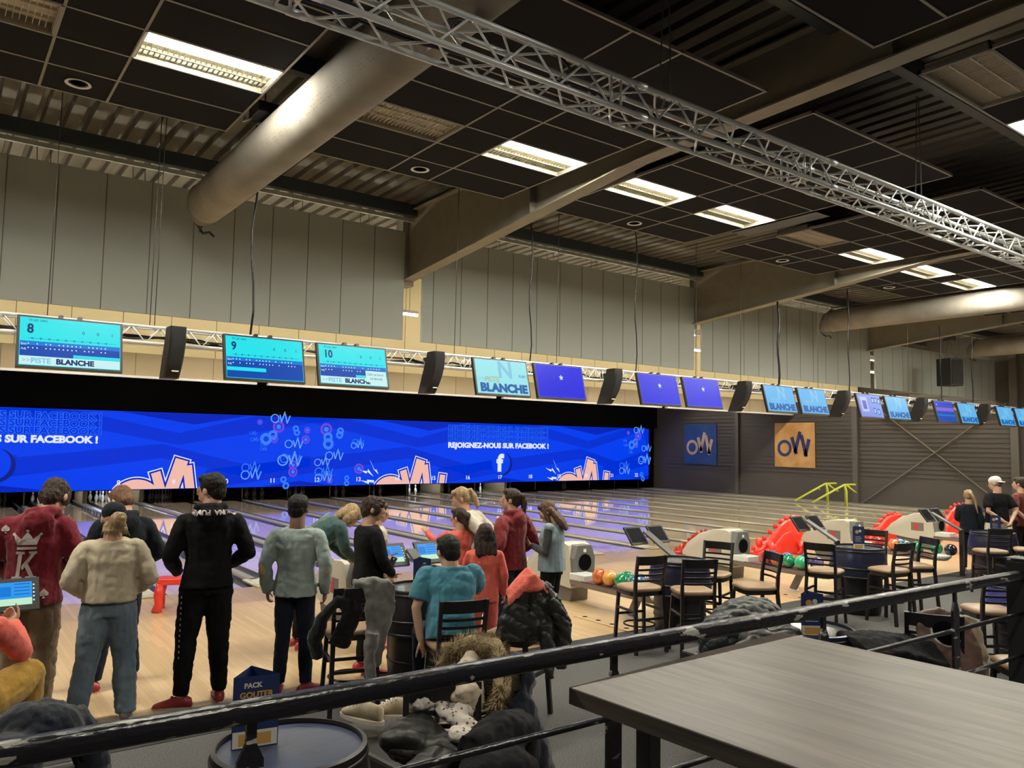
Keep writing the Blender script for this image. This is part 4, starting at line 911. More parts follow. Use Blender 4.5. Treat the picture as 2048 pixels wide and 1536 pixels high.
# 6 bending in teal
p = person('person in a dark teal jacket bending over with light brown hair hanging forward', 3.34, 8.25, -72, 1.74, teal, blk, hair=HL, hstyle='bob', headr=(-55,0,0), face=True,
    pose=dict(pel=(0,-.08,.93), waist=(0,.02,1.08), chest=(0,.24,1.24), neck=(0,.40,1.36), head=(0,.52,1.40), shL=(-.18,.34,1.34), shR=(.18,.34,1.34), elL=(-.2,.40,1.06), elR=(.2,.40,1.06), wrL=(-.12,.56,.92), wrR=(.12,.56,.92), hipL=(-.09,-.08,.91), hipR=(.09,-.08,.91)), topkw=dict(g=.024, hem=.84, r=(.078,.064,.046), name='jacket', cuffs=True))
MB().bar((-.20,.10,1.25), (-.20,.36,1.42), .006, .05, up=(1,0,0)).build('sleeve_band', cl('pale_teal', (.10,.26,.25)), p)
# 7 boy in black with phone
p = person('boy in a black sweatshirt holding a phone, face turned right', 3.52, 7.05, -66, 1.69, blk, blk, hair=HD, hstyle='mop', face=True, headr=(-6,0,-24), vox=.010,
    pose=dict(head=(0,.04,1.62), elL=(-.26,.06,1.15), elR=(.25,.04,1.14), wrL=(-.10,.24,1.10), wrR=(.13,.20,.985)), topkw=dict(g=.022, hem=.86, r=(.074,.064,.046), cuffs=True, name='sweatshirt'), curl=(50,55), pn=dict(L=(.6,-.2,.6), R=(-.5,.2,.8)), shoes=SHR)
t = thing('mobile_phone', 'dark mobile phone held by the boy in the black sweatshirt', 'phone', (3.70, 6.92, 1.04), rot=(1.0,.2,-1.2)); MB().box(-.036,.036,-.075,.075,-.004,.004).build('phone_body', K['blackp'], t, bevel=.003); MB().box(-.006,.006,.05,.062,.003,.005).build('camera_lens', K['white'], t)
# 8 girl in cream behind
person('girl in a cream top seen in profile behind the boy in black', 4.02, 7.85, -70, 1.56, beige, djean, hair=HM, hstyle='tail', face=True, headr=(-6,0,-6), pose=dict(elR=(.22,-.06,1.14)), topkw=dict(g=.012, hem=.86, r=(.062,.052,.040)))
# 9 seated blue t-shirt
p = person('man in a blue T-shirt sitting on a black stool, back turned, looking left', 3.43, 5.40, 6, 1.78, blue_t, djean, hair=HB, hstyle='short', skin=SKIN, headr=(-10,0,24), bulk=1.10, shoes=None, z0=-.215, vox=.010,
    pose=dict(pel=(0,-.04,.93), waist=(0,.0,1.06), chest=(0,.06,1.26), neck=(0,.08,1.45), head=(-.02,.13,1.530), shL=(-.19,.07,1.40), shR=(.19,.07,1.40), elL=(-.27,.0,1.12), elR=(.24,.24,1.20), wrL=(-.23,-.02,.88), wrR=(.02,.40,1.24), hipL=(-.10,.0,.90), hipR=(.10,.0,.90), knL=(-.20,.40,.86), knR=(.17,.42,.86), anL=(-.20,.38,.48), anR=(.15,.40,.48)),
    topkw=dict(sleeve='short', g=.020, hem=.88, r=(.074,.066,.05), name='t_shirt', fold=.035), legkw=dict(r=(.092,.070,.055)), curl=(12,40), pn=dict(L=(0,.5,-1), dL=(.3,.2,-.8)))
# 10 blond girl
person('girl with a blond ponytail in a beige sweatshirt, hand on hip', 5.30, 7.85, 78, 1.74, beige, djean, hair=HL, hstyle='tail', hk=dict(L=.18), face=True, headr=(-22,0,14), skin=SKIN, bulk=1.12,
    pose=dict(pel=(0,-.05,.94), waist=(0,-.02,1.08), chest=(0,.06,1.27), neck=(0,.12,1.44), head=(0,.18,1.57), shL=(-.18,.08,1.38), shR=(.18,.06,1.38), elL=(-.30,-.22,1.16), elR=(.26,-.16,1.16), wrL=(-.18,.0,.98), wrR=(.15,.06,.98)), topkw=dict(g=.022, hem=.84, r=(.078,.066,.050), cuffs=True, name='sweatshirt', fold=.03))
# 11 coral child pointing
person('child in a coral top pointing left, dark hair tied back', 5.02, 7.75, 48, 1.46, coral, djean, hair=HD, hstyle='bun', age=.9, headr=(-6,0,12), vox=.010,
    pose=dict(elL=(-.28,.20,1.30), wrL=(-.22,.42,1.42), shL=(-.18,.04,1.42), elR=(.22,.02,1.14)), topkw=dict(g=.010, r=(.060,.052,.042), name='top'), curl=(18,40), pn=dict(L=(.3,0,-1)))
# 12 coral child
person('child with long dark hair in a coral top, back turned', 4.50, 6.48, 4, 1.42, coral, coral, hair=HD, hstyle='long', hk=dict(L=.24), age=.9, headr=(-4,0,8), shoes=SHG,
    pose=dict(elL=(-.24,.08,1.16), wrL=(-.12,.26,1.10)), topkw=dict(g=.014, r=(.066,.056,.044), name='top'))
# 13 brick red hoodie
p = person('woman in a brick red hoodie with a long dark ponytail', 5.30, 7.12, 52, 1.72, redh, djean, hair=HD, hstyle='tail', hk=dict(L=.46), face=True, headr=(4,0,32), bulk=1.10, vox=.010,
    pose=dict(elL=(-.29,-.06,1.15), wrL=(-.24,.14,.96), elR=(.29,-.10,1.16), wrR=(.17,.08,1.0), shL=(-.185,-.01,1.42)), topkw=dict(hood=True, g=.02, hem=.86, r=(.080,.068,.050), name='hoodie', fold=.03), curl=(35,35))
# 14 denim vest
p = person('girl with long brown hair in a pale denim vest and black leggings', 5.69, 6.88, 72, 1.60, vest, blk, hair=HM, hstyle='long', hk=dict(L=.30), face=True, headr=(-32,0,10), bulk=1.12, vox=.010,
    pose=dict(head=(0,.06,1.61), elL=(-.24,.0,1.14), elR=(.25,-.01,1.14), wrL=(-.08,.24,1.20), wrR=(.08,.24,1.19), anL=(-.06,.08,.085), anR=(.07,-.12,.085), knL=(-.06,.08,.5)), topkw=dict(g=.020, hem=.90, sleeve='none', name='denim_vest', under=gsl), legkw=dict(r=(.086,.058,.044), fold=.01), curl=(50,50), pn=dict(L=(.7,.1,.5), R=(-.7,.1,.5)))
# 15 coral seated at left edge
p = person('person in a coral sweater and mustard trousers seated at the left edge', .20, 5.50, 0, 1.68, coral, must, hair=None, shoes=None, z0=-.20, vox=.009,
    pose=dict(pel=(0,-.04,.93), hipL=(-.1,0,.9), hipR=(.1,0,.9), knL=(-.14,.42,.90), knR=(.40,.36,.98), anL=(-.14,.42,.5), anR=(.40,.42,.5), elR=(.36,.36,1.13), wrR=(.31,.52,1.28), shR=(.19,.03,1.40), elL=(-.26,.08,1.12), wrL=(-.1,.3,1.05)), topkw=dict(g=.02, r=(.078,.070,.050), cuffs=True, fold=.03), legkw=dict(r=(.120,.110,.06)), curl=(45,52), pn=dict(R=(-.5,-.3,.6)))
# 16-18 right group
person('girl with a long blond ponytail in a navy top, back turned, at the right', 15.55, 6.75, 6, 1.50, navyh, navyh, hair=HL, hstyle='tail', hk=dict(L=.36, side=.12), shoes=SHG, vox=.014, headr=(-4,0,14), pose=dict(wrL=(-.1,.25,1.05)), topkw=dict(g=.016))
p = person('man in a white backward cap and black T-shirt, hands clasped behind his back', 15.75, 6.35, 42, 1.76, blk, wht, hair=HR, hstyle='cap', hk=dict(cap=cl('cap_white', (.60,.58,.54))), face=True, headr=(-14,0,30), bulk=1.12, vox=.013,
    pose=dict(elL=(-.27,-.10,1.14), elR=(.27,-.14,1.14), wrL=(-.06,-.24,.96), wrR=(.05,-.25,.95)), topkw=dict(sleeve='short', g=.018, r=(.074,.066,.05), hem=.92, name='t_shirt'), legkw=dict(r=(.095,.072,.062)))
person('woman in a maroon top and dark trousers cut by the right frame edge', 16.62, 6.28, 55, 1.74, mar, blk, hair=HD, hstyle='bun', face=True, headr=(0,0,20), vox=.014, pose=dict(elL=(-.27,-.10,1.14), wrL=(-.1,-.2,.96)), topkw=dict(sleeve='short', g=.014))
for o in COL.objects:
    for k in ('_top', '_s'):
        if k in o: del o[k]
# ================================================================ bar stools, barrels, consoles
CH = mat('stool_black_wood', (.010,.009,.009), .32); SEAT = mat('tan_vinyl', (.26,.165,.095), .42, noise=((.31,.205,.12), 5)); 
def stool(label, x, y, rz, group='black ladder-back bar stools', deg=True, seat=None):
    if stool.proto is not None:
        return dup(stool.proto, (x, y, 0), math.radians(rz), label, group)
    t = thing('bar_stool', label, 'bar stool', (x, y, 0), math.radians(rz), group)
    m = MB(); m.loft([oring((0, .0, z), (0,0,1), (1,0,0), rx, ry, 28, 4.5) for z, rx, ry in [(.645,.200,.195),(.655,.212,.207),(.68,.210,.205),(.694,.185,.18),(.697,.10,.10)]]); m.build('seat', SEAT, t, smooth=True)
    m = MB(); m.loft([oring((0,0,z), (0,0,1), (1,0,0), .195, .190, 24, 5) for z in (.60,.645)]); m.build('seat_frame', CH, t)
    for sx in (-1, 1):
        m = MB(); m.bar((sx*.165,.165,.61), (sx*.195,.195,0), .034, .034); m.build('leg', CH, t, bevel=.003)
        m = MB(); m.bar((sx*.175,-.185,.64), (sx*.195,-.235,0), .036, .036); m.build('leg', CH, t, bevel=.003)
        m = MB(); m.bar((sx*.178,-.183,.60), (sx*.178,-.195,.80), .032, .036); m.bar((sx*.178,-.193,.79), (sx*.180,-.245,1.04), .030, .032); m.build('back_post', CH, t, bevel=.003)
    def slat(z, h, d, yo, th=.014):
        m = MB(); n = 8; rings = []
        for i in range(n+1):
            u = -1+2*i/n; xx = u*.172; yy = yo-.028*(1-u*u); rings.append([Vector((xx, yy-th/2, z-h/2)), Vector((xx, yy+th/2, z-h/2)), Vector((xx, yy+th/2-.0, z+h/2)), Vector((xx, yy-th/2, z+h/2))])
        return m.loft(rings)
    slat(.99, .095, 0, -.235, .02).build('top_rail', CH, t, bevel=.003)
    for z, yo in ((.89,-.213),(.83,-.203),(.77,-.193)): slat(z, .022, 0, yo).build('back_slat', CH, t)
    m = MB(); m.tube([(.17*math.cos(a)*1.0, .17*math.sin(a), .27) for a in [2*PI*k/24 for k in range(25)]], .010, 6, caps=False); m.build('foot_ring', mat('ring_metal', (.05,.045,.04), .25, .6), t, smooth=True)
    m = MB()
    for z, sx in ((.44, -1), (.44, 1)): m.bar((sx*.18, -.20, z), (sx*.178, .175, z), .018, .026)
    m.bar((-.17,.178,.36), (.17,.178,.36), .02, .026); m.bar((-.18,-.21,.36), (.18,-.21,.36), .02, .026); m.build('stretcher', CH, t)
    stool.proto = t; return t
stool.proto = None
for lb, x, y, rz in [
    ('black bar stool with a grey jacket over its back', 2.96, 6.22, -14),
    ('black bar stool carrying the man in the blue T-shirt', 3.42, 5.32, -16),
    ('black bar stool draped with a quilted jacket, right of the man in blue', 4.02, 5.32, 24),
    ('black bar stool left of the middle barrel, side seat towards the lanes', 6.44, 6.26, -12),
    ('black bar stool in front of the middle barrel, back to the railing', 6.78, 5.80, -30),
    ('black bar stool behind the middle barrel seen from its front', 7.86, 6.42, 108),
    ('black bar stool right of the middle barrel seen edge-on', 7.62, 5.62, 64),
    ('black bar stool left of the barrel with the tall menu card', 9.36, 5.82, -74),
    ('black bar stool in front of the barrel with the tall menu card', 10.18, 5.42, -8),
    ('black bar stool right of the barrel with the tall menu card, edge-on', 10.86, 5.44, 60),
    ('black bar stool behind the barrel with the tall menu card', 11.12, 6.22, 100),
    ('black bar stool in front of the right-hand barrel', 13.50, 5.55, -32),
    ('black bar stool cut by the right frame edge at the right-hand barrel', 14.25, 5.30, 25),
    ('black bar stool near the right frame edge in front of a blue barrel', 8.55, 3.55, -35),
    ('black bar stool under the fur hooded coat', 2.42, 3.62, 0),
    ('black bar stool under the dark jackets right of the near barrel', 2.02, 3.22, 150),
    ('black bar stool under the mustard trousers at the left edge', .04, 5.46, -20),
    ('black bar stool with a brown jacket over its back', 6.20, 2.98, -60),
    ('black bar stool wearing a black leather jacket at the right edge', 6.62, 2.48, -40)]:
    stool(lb, x, y, rz)
def bench(label, x, y, rz, lx, ly):
    t = thing('low_bench', label, 'bench', (x, y, 0), math.radians(rz)); MB().box(-lx/2, lx/2, -ly/2, ly/2, .54, .64).build('seat', BLK2_, t, bevel=.02)
    for sx in (-1, 1):
        for sy in (-1, 1): MB().box(sx*(lx/2-.04)-.02, sx*(lx/2-.04)+.02, sy*(ly/2-.04)-.02, sy*(ly/2-.04)+.02, 0, .54).build('leg', CH, t)
BLK2_ = mat('bench_black_vinyl', (.010,.010,.010), .5)
bench('black bench carrying the beige sneakers and the grey puffer jacket', 2.10, 3.86, 8, .42, .74); bench('black bench buried under the coats behind the large table', 5.35, 4.10, 0, 1.0, .34); bench('black bench under the flat black jacket behind the large table', 5.62, 2.90, -30, .42, .40)
bench('black bench under the navy coat at the lower left corner', .42, 4.25, 0, .8, .45)
BAR = mat('barrel_navy', (.010,.012,.030), .28, noise=((.014,.018,.05), 6)); BLK2 = mat('barrel_black', (.010,.010,.012), .35); BTOP = mat('barrel_top', (.10,.105,.11), .18, coat=.5); BBL = mat('barrel_blue', (.025,.035,.22), .35)
BTN = mat('barrel_top_blue', (.030,.040,.085), .38, noise=((.045,.06,.12), 9), nstretch=(1,6,1))
def barrel(label, x, y, m=BAR, tm=None):
    t = thing('barrel_table', label, 'barrel table', (x, y, 0), group='barrel tables')
    MB().lathe([(.27,0),(.285,.03),(.30,.20),(.305,.40),(.30,.50)], 40).build('lower_drum', BLK2, t, auto=40)
    MB().lathe([(.30,.50),(.365,.50),(.372,.53),(.372,.60),(.362,.72),(.345,.80),(.335,.84),(.335,.885),(.315,.89),(.312,.872)], 48, caps=False).build('upper_drum', m, t, auto=40)
    MB().lathe([(.314,.868),(.0,.868)], 40, caps=False).build('table_top', tm or BTOP, t)
    for z, r in ((.845,.338),(.62,.3735),(.505,.370),(.25,.304)): MB().lathe([(r,z-.012),(r+.005,z-.008),(r+.005,z+.008),(r,z+.012)], 48, caps=False).build('hoop', BLK2, t, smooth=True)
    return t
barrel('black barrel table between the boy in black and the man in blue', 3.80, 6.50, BLK2); barrel('dark blue barrel table in the middle among four stools', 7.28, 6.42)
barrel('dark blue barrel table with a tall menu card, right of centre', 10.42, 5.98); barrel('dark blue barrel table at the right beside the group of three', 14.40, 5.88)
barrel('black barrel table at the lower left under the PACK GOUTER card', 1.38, 3.47, BLK2, BTN); barrel('bright blue barrel near the right frame edge', 9.17, 3.44, BBL)
barrel('barrel table hidden behind the railing with a folded menu card', 5.42, 3.52)
# menu cards
MBL = mat('card_blue', (.012,.028,.105), .5); MWH = mat('card_white', (.62,.60,.52), .6); MOR = mat('card_orange', (.55,.30,.07), .6)
def menu(label, x, y, rz, lines, z=.869, h=.30, w=.16, loz=False):
    t = thing('menu_card', label, 'menu card', (x, y, z), math.radians(rz), 'standing menu cards'); pts = [Vector((w*.577*math.cos(a), w*.577*math.sin(a), 0)) for a in (math.radians(-150), math.radians(-30), math.radians(90))]
    for i in range(3):
        a, b = pts[i], pts[(i+1) % 3]; m = MB(); m.add([a, b, b+Vector((0,0,h)), a+Vector((0,0,h))], [(0,1,2,3)]); n_ = (b-a).cross(Vector((0,0,1))).normalized()
        m.add([v-n_*.002 for v in (a, b, b+Vector((0,0,h)), a+Vector((0,0,h)))], [(3,2,1,0)]); m.build('card_face', MBL, t)
        if i == 2: continue
        F = frame(a+n_*.0012, b-a, (0,0,1))
        q = MB(); q.prism([(.004,.004),(w-.004,.004),(w-.004,h*.24),(.004,h*.24)], F, .0006); q.build('card_print', MWH if i == 0 or loz else MOR, t)
        q = MB(); q.prism([(w*.15,.012),(w*.85,.012),(w*.85,h*.20),(w*.15,h*.20)], F, .001); q.build('card_print', MOR, t)
        for k, (s, u, v, sz, mm) in enumerate(lines[i]): text(s, sz, F @ Matrix.Translation((u*w, v*h, .0008)), mm, 'card_lettering', t, bold=.0012, align='CENTER', ext=.0003)
        if loz:
            for (u, v, r, mm) in ((.35,.78,.024,MOR), (.62,.82,.018,MWH)):
                q = MB(); q.prism([(u*w+r*math.cos(c), v*h+r*math.sin(c)) for c in [2*PI*k/16 for k in range(16)]], F, .001); q.build('card_print', mm, t)
            q = MB()
            for k in range(4): q.prism([(w*.2, h*(.34+.07*k)), (w*(.75-.1*(k % 2)), h*(.34+.07*k)), (w*(.75-.1*(k % 2)), h*(.355+.07*k)), (w*.2, h*(.355+.07*k))], F, .001)
            q.build('card_print', MWH, t)
    return t
menu('blue PACK GOUTER menu card standing on the lower left barrel', 1.26, 3.62, -10, [[('PACK', .42, .84, .030, MWH), ('GOUTER', .5, .70, .036, MOR)], [('MENU', .5, .8, .02, MWH)]], w=.20, h=.31)
menu('blue CARTE BAR card on the barrel beside the man in blue', 3.70, 6.34, -20, [[('CARTE', .5, .55, .034, MWH), ('BAR', .5, .42, .040, MOR), ('LES', .62, .85, .018, MWH), ('FETES', .62, .75, .022, MOR)], [('BAR', .5, .6, .03, MWH)]])
menu('tall blue menu card on the barrel right of centre', 10.30, 5.92, -35, [[], []], loz=True); menu('tall blue menu card on the right-hand barrel', 14.28, 5.80, -50, [[], []], loz=True)
menu('blue menu card behind the railing beside the large table', 5.30, 3.42, -40, [[], []], loz=True)
# bowler consoles
CG = mat('console_grey', (.085,.085,.08), .45); SCB = emis('console_blue', srgb(40,150,235), 1.); SCG = emis('console_green', srgb(190,235,200), 1.); SCN = mat('console_dark_screen', (.012,.012,.016), .15)
def console(label, x, on, y=6.62):
    t = thing('scoring_console', label, 'console', (x, y, 0), group='twin screen scoring consoles')
    MB().box(-.15, .15, -.15, .15, 0, .012).build('base_plate', K['black'], t, bevel=.003)
    m = MB(); m.bar((0,0,.01), (0,0,.82), .07, .05, up=(1,0,0)); m.build('post', K['black'], t); m = MB(); m.bar((0,-.01,.80), (0,.52,1.08), .11, .03); m.build('neck', CG, t, bevel=.004)
    R_ = Matrix.Translation((0, .42, .93)) @ Matrix.Rotation(math.radians(52), 4, 'X')
    for sx in (-1, 1):
        hd = thing('screen_head', None, None); hd.parent = t
        m = MB(); m.box(sx*.06, sx*.36, 0, .27, -.012, .018, R_); m.build('casing', K['blackp'], hd, bevel=.004)
        def q(x0, y0, x1, y1, mm, d, nm):
            b = MB(); b.box(x0, x1, y0, y1, d, d+.001, R_); b.build(nm, mm, hd)
        a, b_ = (sx*.085, sx*.31) if sx > 0 else (-.335, -.11)
        if on:
            q(a, .10, b_, .235, SCB, .019, 'display'); q(a, .045, b_, .10, SCG, .019, 'display')
            for k in range(4): q(a+.11, .215-.028*k, b_-.015, .220-.028*k, DB, .0205, 'display_line')
            q(a+.01, .12, a+.09, .20, DB2, .0205, 'display_picture')
            for k in range(5): q(b_+.006, .20-.032*k, b_+.016, .212-.032*k, PW, .0195, 'button')
        else: q(a-.01, .03, b_+.02, .245, SCN, .019, 'display')
    return t
console('scoring console with lit blue screens at the left frame edge', .40, True, 6.50); console('scoring console with lit blue screens in front of the man in blue', 4.22, True, 6.95)
console('unlit scoring console behind the middle barrel', 7.80, False, 6.95); console('unlit scoring console behind the tall menu card', 11.35, False, 6.85); console('unlit scoring console on a free-standing black post at the right', 14.95, False, 6.62)
# ball returns
BG = mat('return_beige', (.46,.45,.38), .4); BGR = mat('return_grey', (.13,.135,.13), .45); BLO = mat('return_lower', (.13,.115,.095), .5); RB = mat('rack_belt', (.13,.03,.035), .5); RG = mat('rack_grey', (.16,.155,.15), .4, .3); RLG = mat('rack_light', (.55,.58,.56), .3); LOG = mat('logo_red', (.42,.05,.05), .5)
bcol = {'orange':((.50,.10,.025),(.62,.20,.06)),'amber':((.55,.22,.03),(.66,.34,.08)),'green':((.01,.20,.08),(.03,.32,.16)),'teal':((.02,.09,.12),(.05,.22,.26)),'red':((.35,.03,.025),(.50,.10,.08)),'blue':((.03,.06,.25),(.12,.18,.42)),'lime':((.03,.36,.16),(.08,.5,.25)),'dark':((.012,.012,.016),(.04,.035,.05)),'purple':((.05,.03,.12),(.14,.10,.28))}
bm_ = {k: mat('ball_'+k, c[0], .08, noise=(c[1], 9, .4, .6), coat=.6) for k, c in bcol.items()}
def ball_return(x, wh, balls, rack=True):
    t = thing('ball_return', 'beige and grey ball return hood '+wh, 'ball return', (x, 8.55, 0), group='ball returns')
    side = [(0,.20),(-.02,.34),(.02,.62),(.06,.79),(.16,.82),(.42,.80),(.72,.70),(.98,.52),(1.10,.36),(1.10,.30),(.6,.24)]
    def ring(xx, g): return [Vector((xx, y_*(1-g)+.02*g, z_-(.03*g if z_ > .4 else 0))) for y_, z_ in side]
    m = MB(); m.loft([ring(-.20, .06), ring(-.185, 0), ring(.185, 0), ring(.20, .06)]); m.build('hood', BG, t, auto=35)
    f = MB(); f.loft([[Vector((sx_, -.07, z_)) for sx_, z_ in pr] if j == 0 else [Vector((sx_, .10, z_)) for sx_, z_ in pr] for j, pr in enumerate([[(-.19,.24),(-.20,.62),(-.13,.80),(.13,.80),(.20,.62),(.19,.24)]]*2)]); f.build('front_shell', BGR, t, bevel=.01)
    h = MB(); h.lathe([(.115,0),(.115,.012)], 28); o = h.build('ball_exit', K['mask'], t); o.location = (0,-.072,.56); o.rotation_euler = (PI/2,0,0)
    MB().box(-.025, .025, -.074, -.070, .70, .745).build('lane_tag', K['white'], t)
    MB().loft([[Vector((a_*.17, y_, 0)) for a_, y_ in ((-1,.05),(1,.05),(1,.75),(-1,.75))], [Vector((a_*.14, y_, .30)) for a_, y_ in ((-1,.0),(1,.0),(1,.9),(-1,.9))]]).build('pedestal', BLO, t, bevel=.01)
    p_ = MB(); p_.box(-.2035, -.2005, .22, .50, .42, .60); p_.build('side_badge', BGR, t)
    text('B', .20, frame((-.2045, .44, .44), (0,-1,0), (0,0,1)), LOG, 'logo', t, bold=.012)
    if not rack: return t
    r = thing('ball_rack', 'red ball rack before the hood '+wh, 'ball rack', (x-.12, 8.3, 0), group='ball racks')
    m = MB(); m.loft([[Vector((w_*a_, y_, z_)) for a_, z_ in ((-1,.30),(-.9,.27),(.9,.27),(1,.30),(1,.34),(-1,.34))] for y_, w_ in [(.25,.10),(.10,.15),(-.1,.17),(-1.30,.17),(-1.45,.15),(-1.52,.08)]]); m.build('tray', RG, r, auto=30)
    MB().box(-.155, .155, -1.35, -.05, .34, .352).build('belt', RB, r)
    m = MB(); m.loft([[Vector((.15*s_*math.cos(c), -1.42+.14*s_*math.sin(c), z_)) for c in [2*PI*k/20 for k in range(20)]] for s_, z_ in ((.8,.28),(1.15,.32),(1.2,.36),(1.0,.375))]); m.build('end_cap', RLG, r, smooth=True)
    MB().box(-.15, .15, -.12, .2, .34, .43).build('feed_block', RLG, r, bevel=.01)
    m = MB(); m.bar((0,-1.0,.29), (0,-.85,.01), .06, .10); m.build('leg', RG, r, bevel=.006); MB().lathe([(.09,0),(.09,.012),(.03,.02)], 20, (0,-.85,0)).build('foot', RLG, r, smooth=True)
    for k, (c, sd, yy) in enumerate(balls):
        b = thing('bowling_ball', '%s marbled bowling ball, %s along the rack %s' % (c, ('first','second','third','fourth','fifth','sixth','seventh','eighth')[k], wh), 'bowling ball', (x-.12+sd*.082, 8.3+yy, .352+.105), rot=(.4+k, .3*k, k), group='bowling balls on the racks')
        MB().ell((0,0,0), (.105,.105,.105), 28, 16).build('shell', bm_[c], b, smooth=True)
        m = MB()
        for u, v in ((-.017,.0),(.017,.0),(0,-.04)):
            c_ = Vector((u, v, math.sqrt(.1052**2-u*u-v*v))); m.tube([c_*.97, c_*1.003], .0095, 10)
        m.build('finger_hole', K['mask'], b)
    return t
ball_return(7.62, 'behind the girl in the denim vest', [('orange',-1,-.35),('amber',-1,-.55),('green',1,-.70),('green',-1,-.78),('teal',-1,-1.0),('blue',1,-.95),('teal',1,-1.2)])
ball_return(11.20, 'right of the middle barrel', [('red',-1,-.40),('blue',1,-.42),('orange',-1,-.62),('blue',1,-.70),('green',-1,-.84),('blue',1,-.98),('lime',-1,-1.06),('purple',1,-1.22)])
ball_return(14.85, 'behind the barrel with the tall menu card', [('red',-1,-.3),('orange',-1,-.60),('blue',1,-.62),('teal',-1,-.82),('green',-1,-1.05),('green',1,-1.3),('dark',1,-1.55)])
ball_return(18.20, 'beside the right-hand console', [('dark',-1,-.5),('blue',1,-.8)])
ball_return(4.20, 'behind the boy in black', [], False)
# approach plates with holes
for x, n_ in ((7.35,'left'),(10.95,'right')):
    t = thing('floor_plate', 'flat wooden floor plate with round holes, the %s one' % n_, 'floor plate', (x-.35, 7.35, .006), group='floor plates'); MB().box(-.14, .14, -.5, .5, 0, .012).build('plate', K['appr'], t, bevel=.003)
    for k in range(4): MB().lathe([(.035,.0122),(0,.0122)], 16, (-.05, -.38+.25*k, 0), caps=False).build('hole', K['mask'], t)
# red dragon ramps, stool, yellow ramps
RED = mat('red_plastic', (.75,.035,.02), .32, noise=((.82,.05,.03), 5), coat=.2)
def dragon(label, x, y, rz, s=1.):
    t = thing('dragon_ramp', label, 'bowling ramp', (x, y, .006), math.radians(rz), 'red dragon shaped ramps'); t.scale = (s, s, s)
    back = [(-.62,.02),(-.62,.10),(-.50,.12),(-.38,.20),(-.28,.27),(-.18,.40),(-.05,.54),(.08,.63),(.20,.66),(.34,.67),(.44,.62),(.50,.52),(.47,.42),(.40,.30),(.36,.02)]
    m = MB(); m.prism(back, frame((0,-.05,0), (1,0,0), (0,0,1)), .10); m.build('spine_wall', RED, t)
    soft(t.children[-1], .018, 2)
    m = MB(); rings = []
    for u, z_, w_ in [(-.62,.05,.20),(-.45,.10,.21),(-.25,.20,.20),(-.05,.36,.17),(.12,.46,.15),(.30,.50,.15),(.42,.48,.13)]: rings.append([Vector((u, w_*a_, z_*(1 if abs(a_) > .5 else .82))) for a_ in (-1,-.6,0,.6,1)]+[Vector((u, w_*a_*1.15, .0)) for a_ in (1,0,-1)])
    m.loft(rings); soft(m.build('body', RED, t), .02, 3)
    for k in range(9):
        u = k/8; c = Vector((-.58+1.0*u, 0, .12+.56*math.sin(min(1, u*1.15)*PI/2)**1.4)); q = MB(); q.tube([c+Vector((0,0,-.03)), c+Vector((-.015,0,.03)), c+Vector((-.03,0,.045))], [.05,.035,.018], 8); q.build('spike', RED, t, smooth=True)
    q = MB(); q.ell((.44,0,.62), (.12,.09,.09), 14, 9); q.ell((.54,0,.56), (.07,.06,.05), 12, 8); soft(q.build('head', RED, t), .014, 2)
    for sy in (-1, 1):
        for xx in (-.35, .32): q = MB(); q.tube([(xx, sy*.16, .25), (xx+.05, sy*.21, .12), (xx, sy*.22, .03), (xx-.08, sy*.22, .02)], [.07,.06,.05,.035], 10); q.build('leg', RED, t, smooth=True)
    return t
dragon('large red plastic dragon ramp left of the tall menu card', 14.55, 10.1, -18, 1.10); dragon('red plastic dragon ramp behind the barrel with the tall menu card', 18.45, 9.95, -20, 1.0)
dragon('red plastic dragon ramp partly hidden behind the middle console', 12.85, 10.9, -70, .72); dragon('red plastic dragon ramp beside the right-hand console', 22.4, 10.2, -20, 1.1)
t = thing('step_stool', 'small glossy red plastic stool on the approach behind the tall person in black', 'stool', (2.70, 10.95, .006), math.radians(-20)); m = MB(); m.loft([oring((0,0,z_), (0,0,1), (1,0,0), r_, r_*.8, 20, 4) for z_, r_ in ((.34,.20),(.37,.22),(.41,.21),(.415,.19))]); m.build('seat', RED, t, auto=40)
for sx in (-1, 1):
    for sy in (-1, 1): q = MB(); q.tube([(sx*.14, sy*.10, .36), (sx*.17, sy*.13, .20), (sx*.16, sy*.12, .10), (sx*.18, sy*.14, .0)], [.06,.055,.05,.065], 10); q.build('leg', RED, t, smooth=True)
YEL = mat('yellow_tube', (.60,.66,.06), .35)
for i, (x, y) in enumerate(((29.5,18.2),(29.35,17.3))):
    t = thing('ramp_frame', 'yellow tubular ball ramp frame by the right wall, the %s one' % ('left', 'right')[i], 'bowling ramp', (x, y, .0), math.radians(-52), 'yellow ramp frames')
    for sx in (-1, 1):
        MB().tube([(-1.25, sx*.12, .06), (-.35, sx*.12, .62), (-.05, sx*.12, .80), (.35, sx*.12, .82)], .030, 7).build('slide_tube', YEL, t, smooth=True)
        MB().tube([(-.05, sx*.12, .78), (0, sx*.22, .55), (0, sx*.24, 0)], .028, 7).build('leg', YEL, t, smooth=True)
        MB().tube([(.02, sx*.14, .78), (.36, sx*.18, .50)], .025, 7).build('handle', YEL, t, smooth=True)
    m = MB()
    for u in (-.9,-.3,.1): m.tube([(u, -.12, .28+.62*(u+.9)*.75), (u, .12, .28+.62*(u+.9)*.75)], .022, 6)
    m.build('cross_tube', YEL, t, smooth=True)
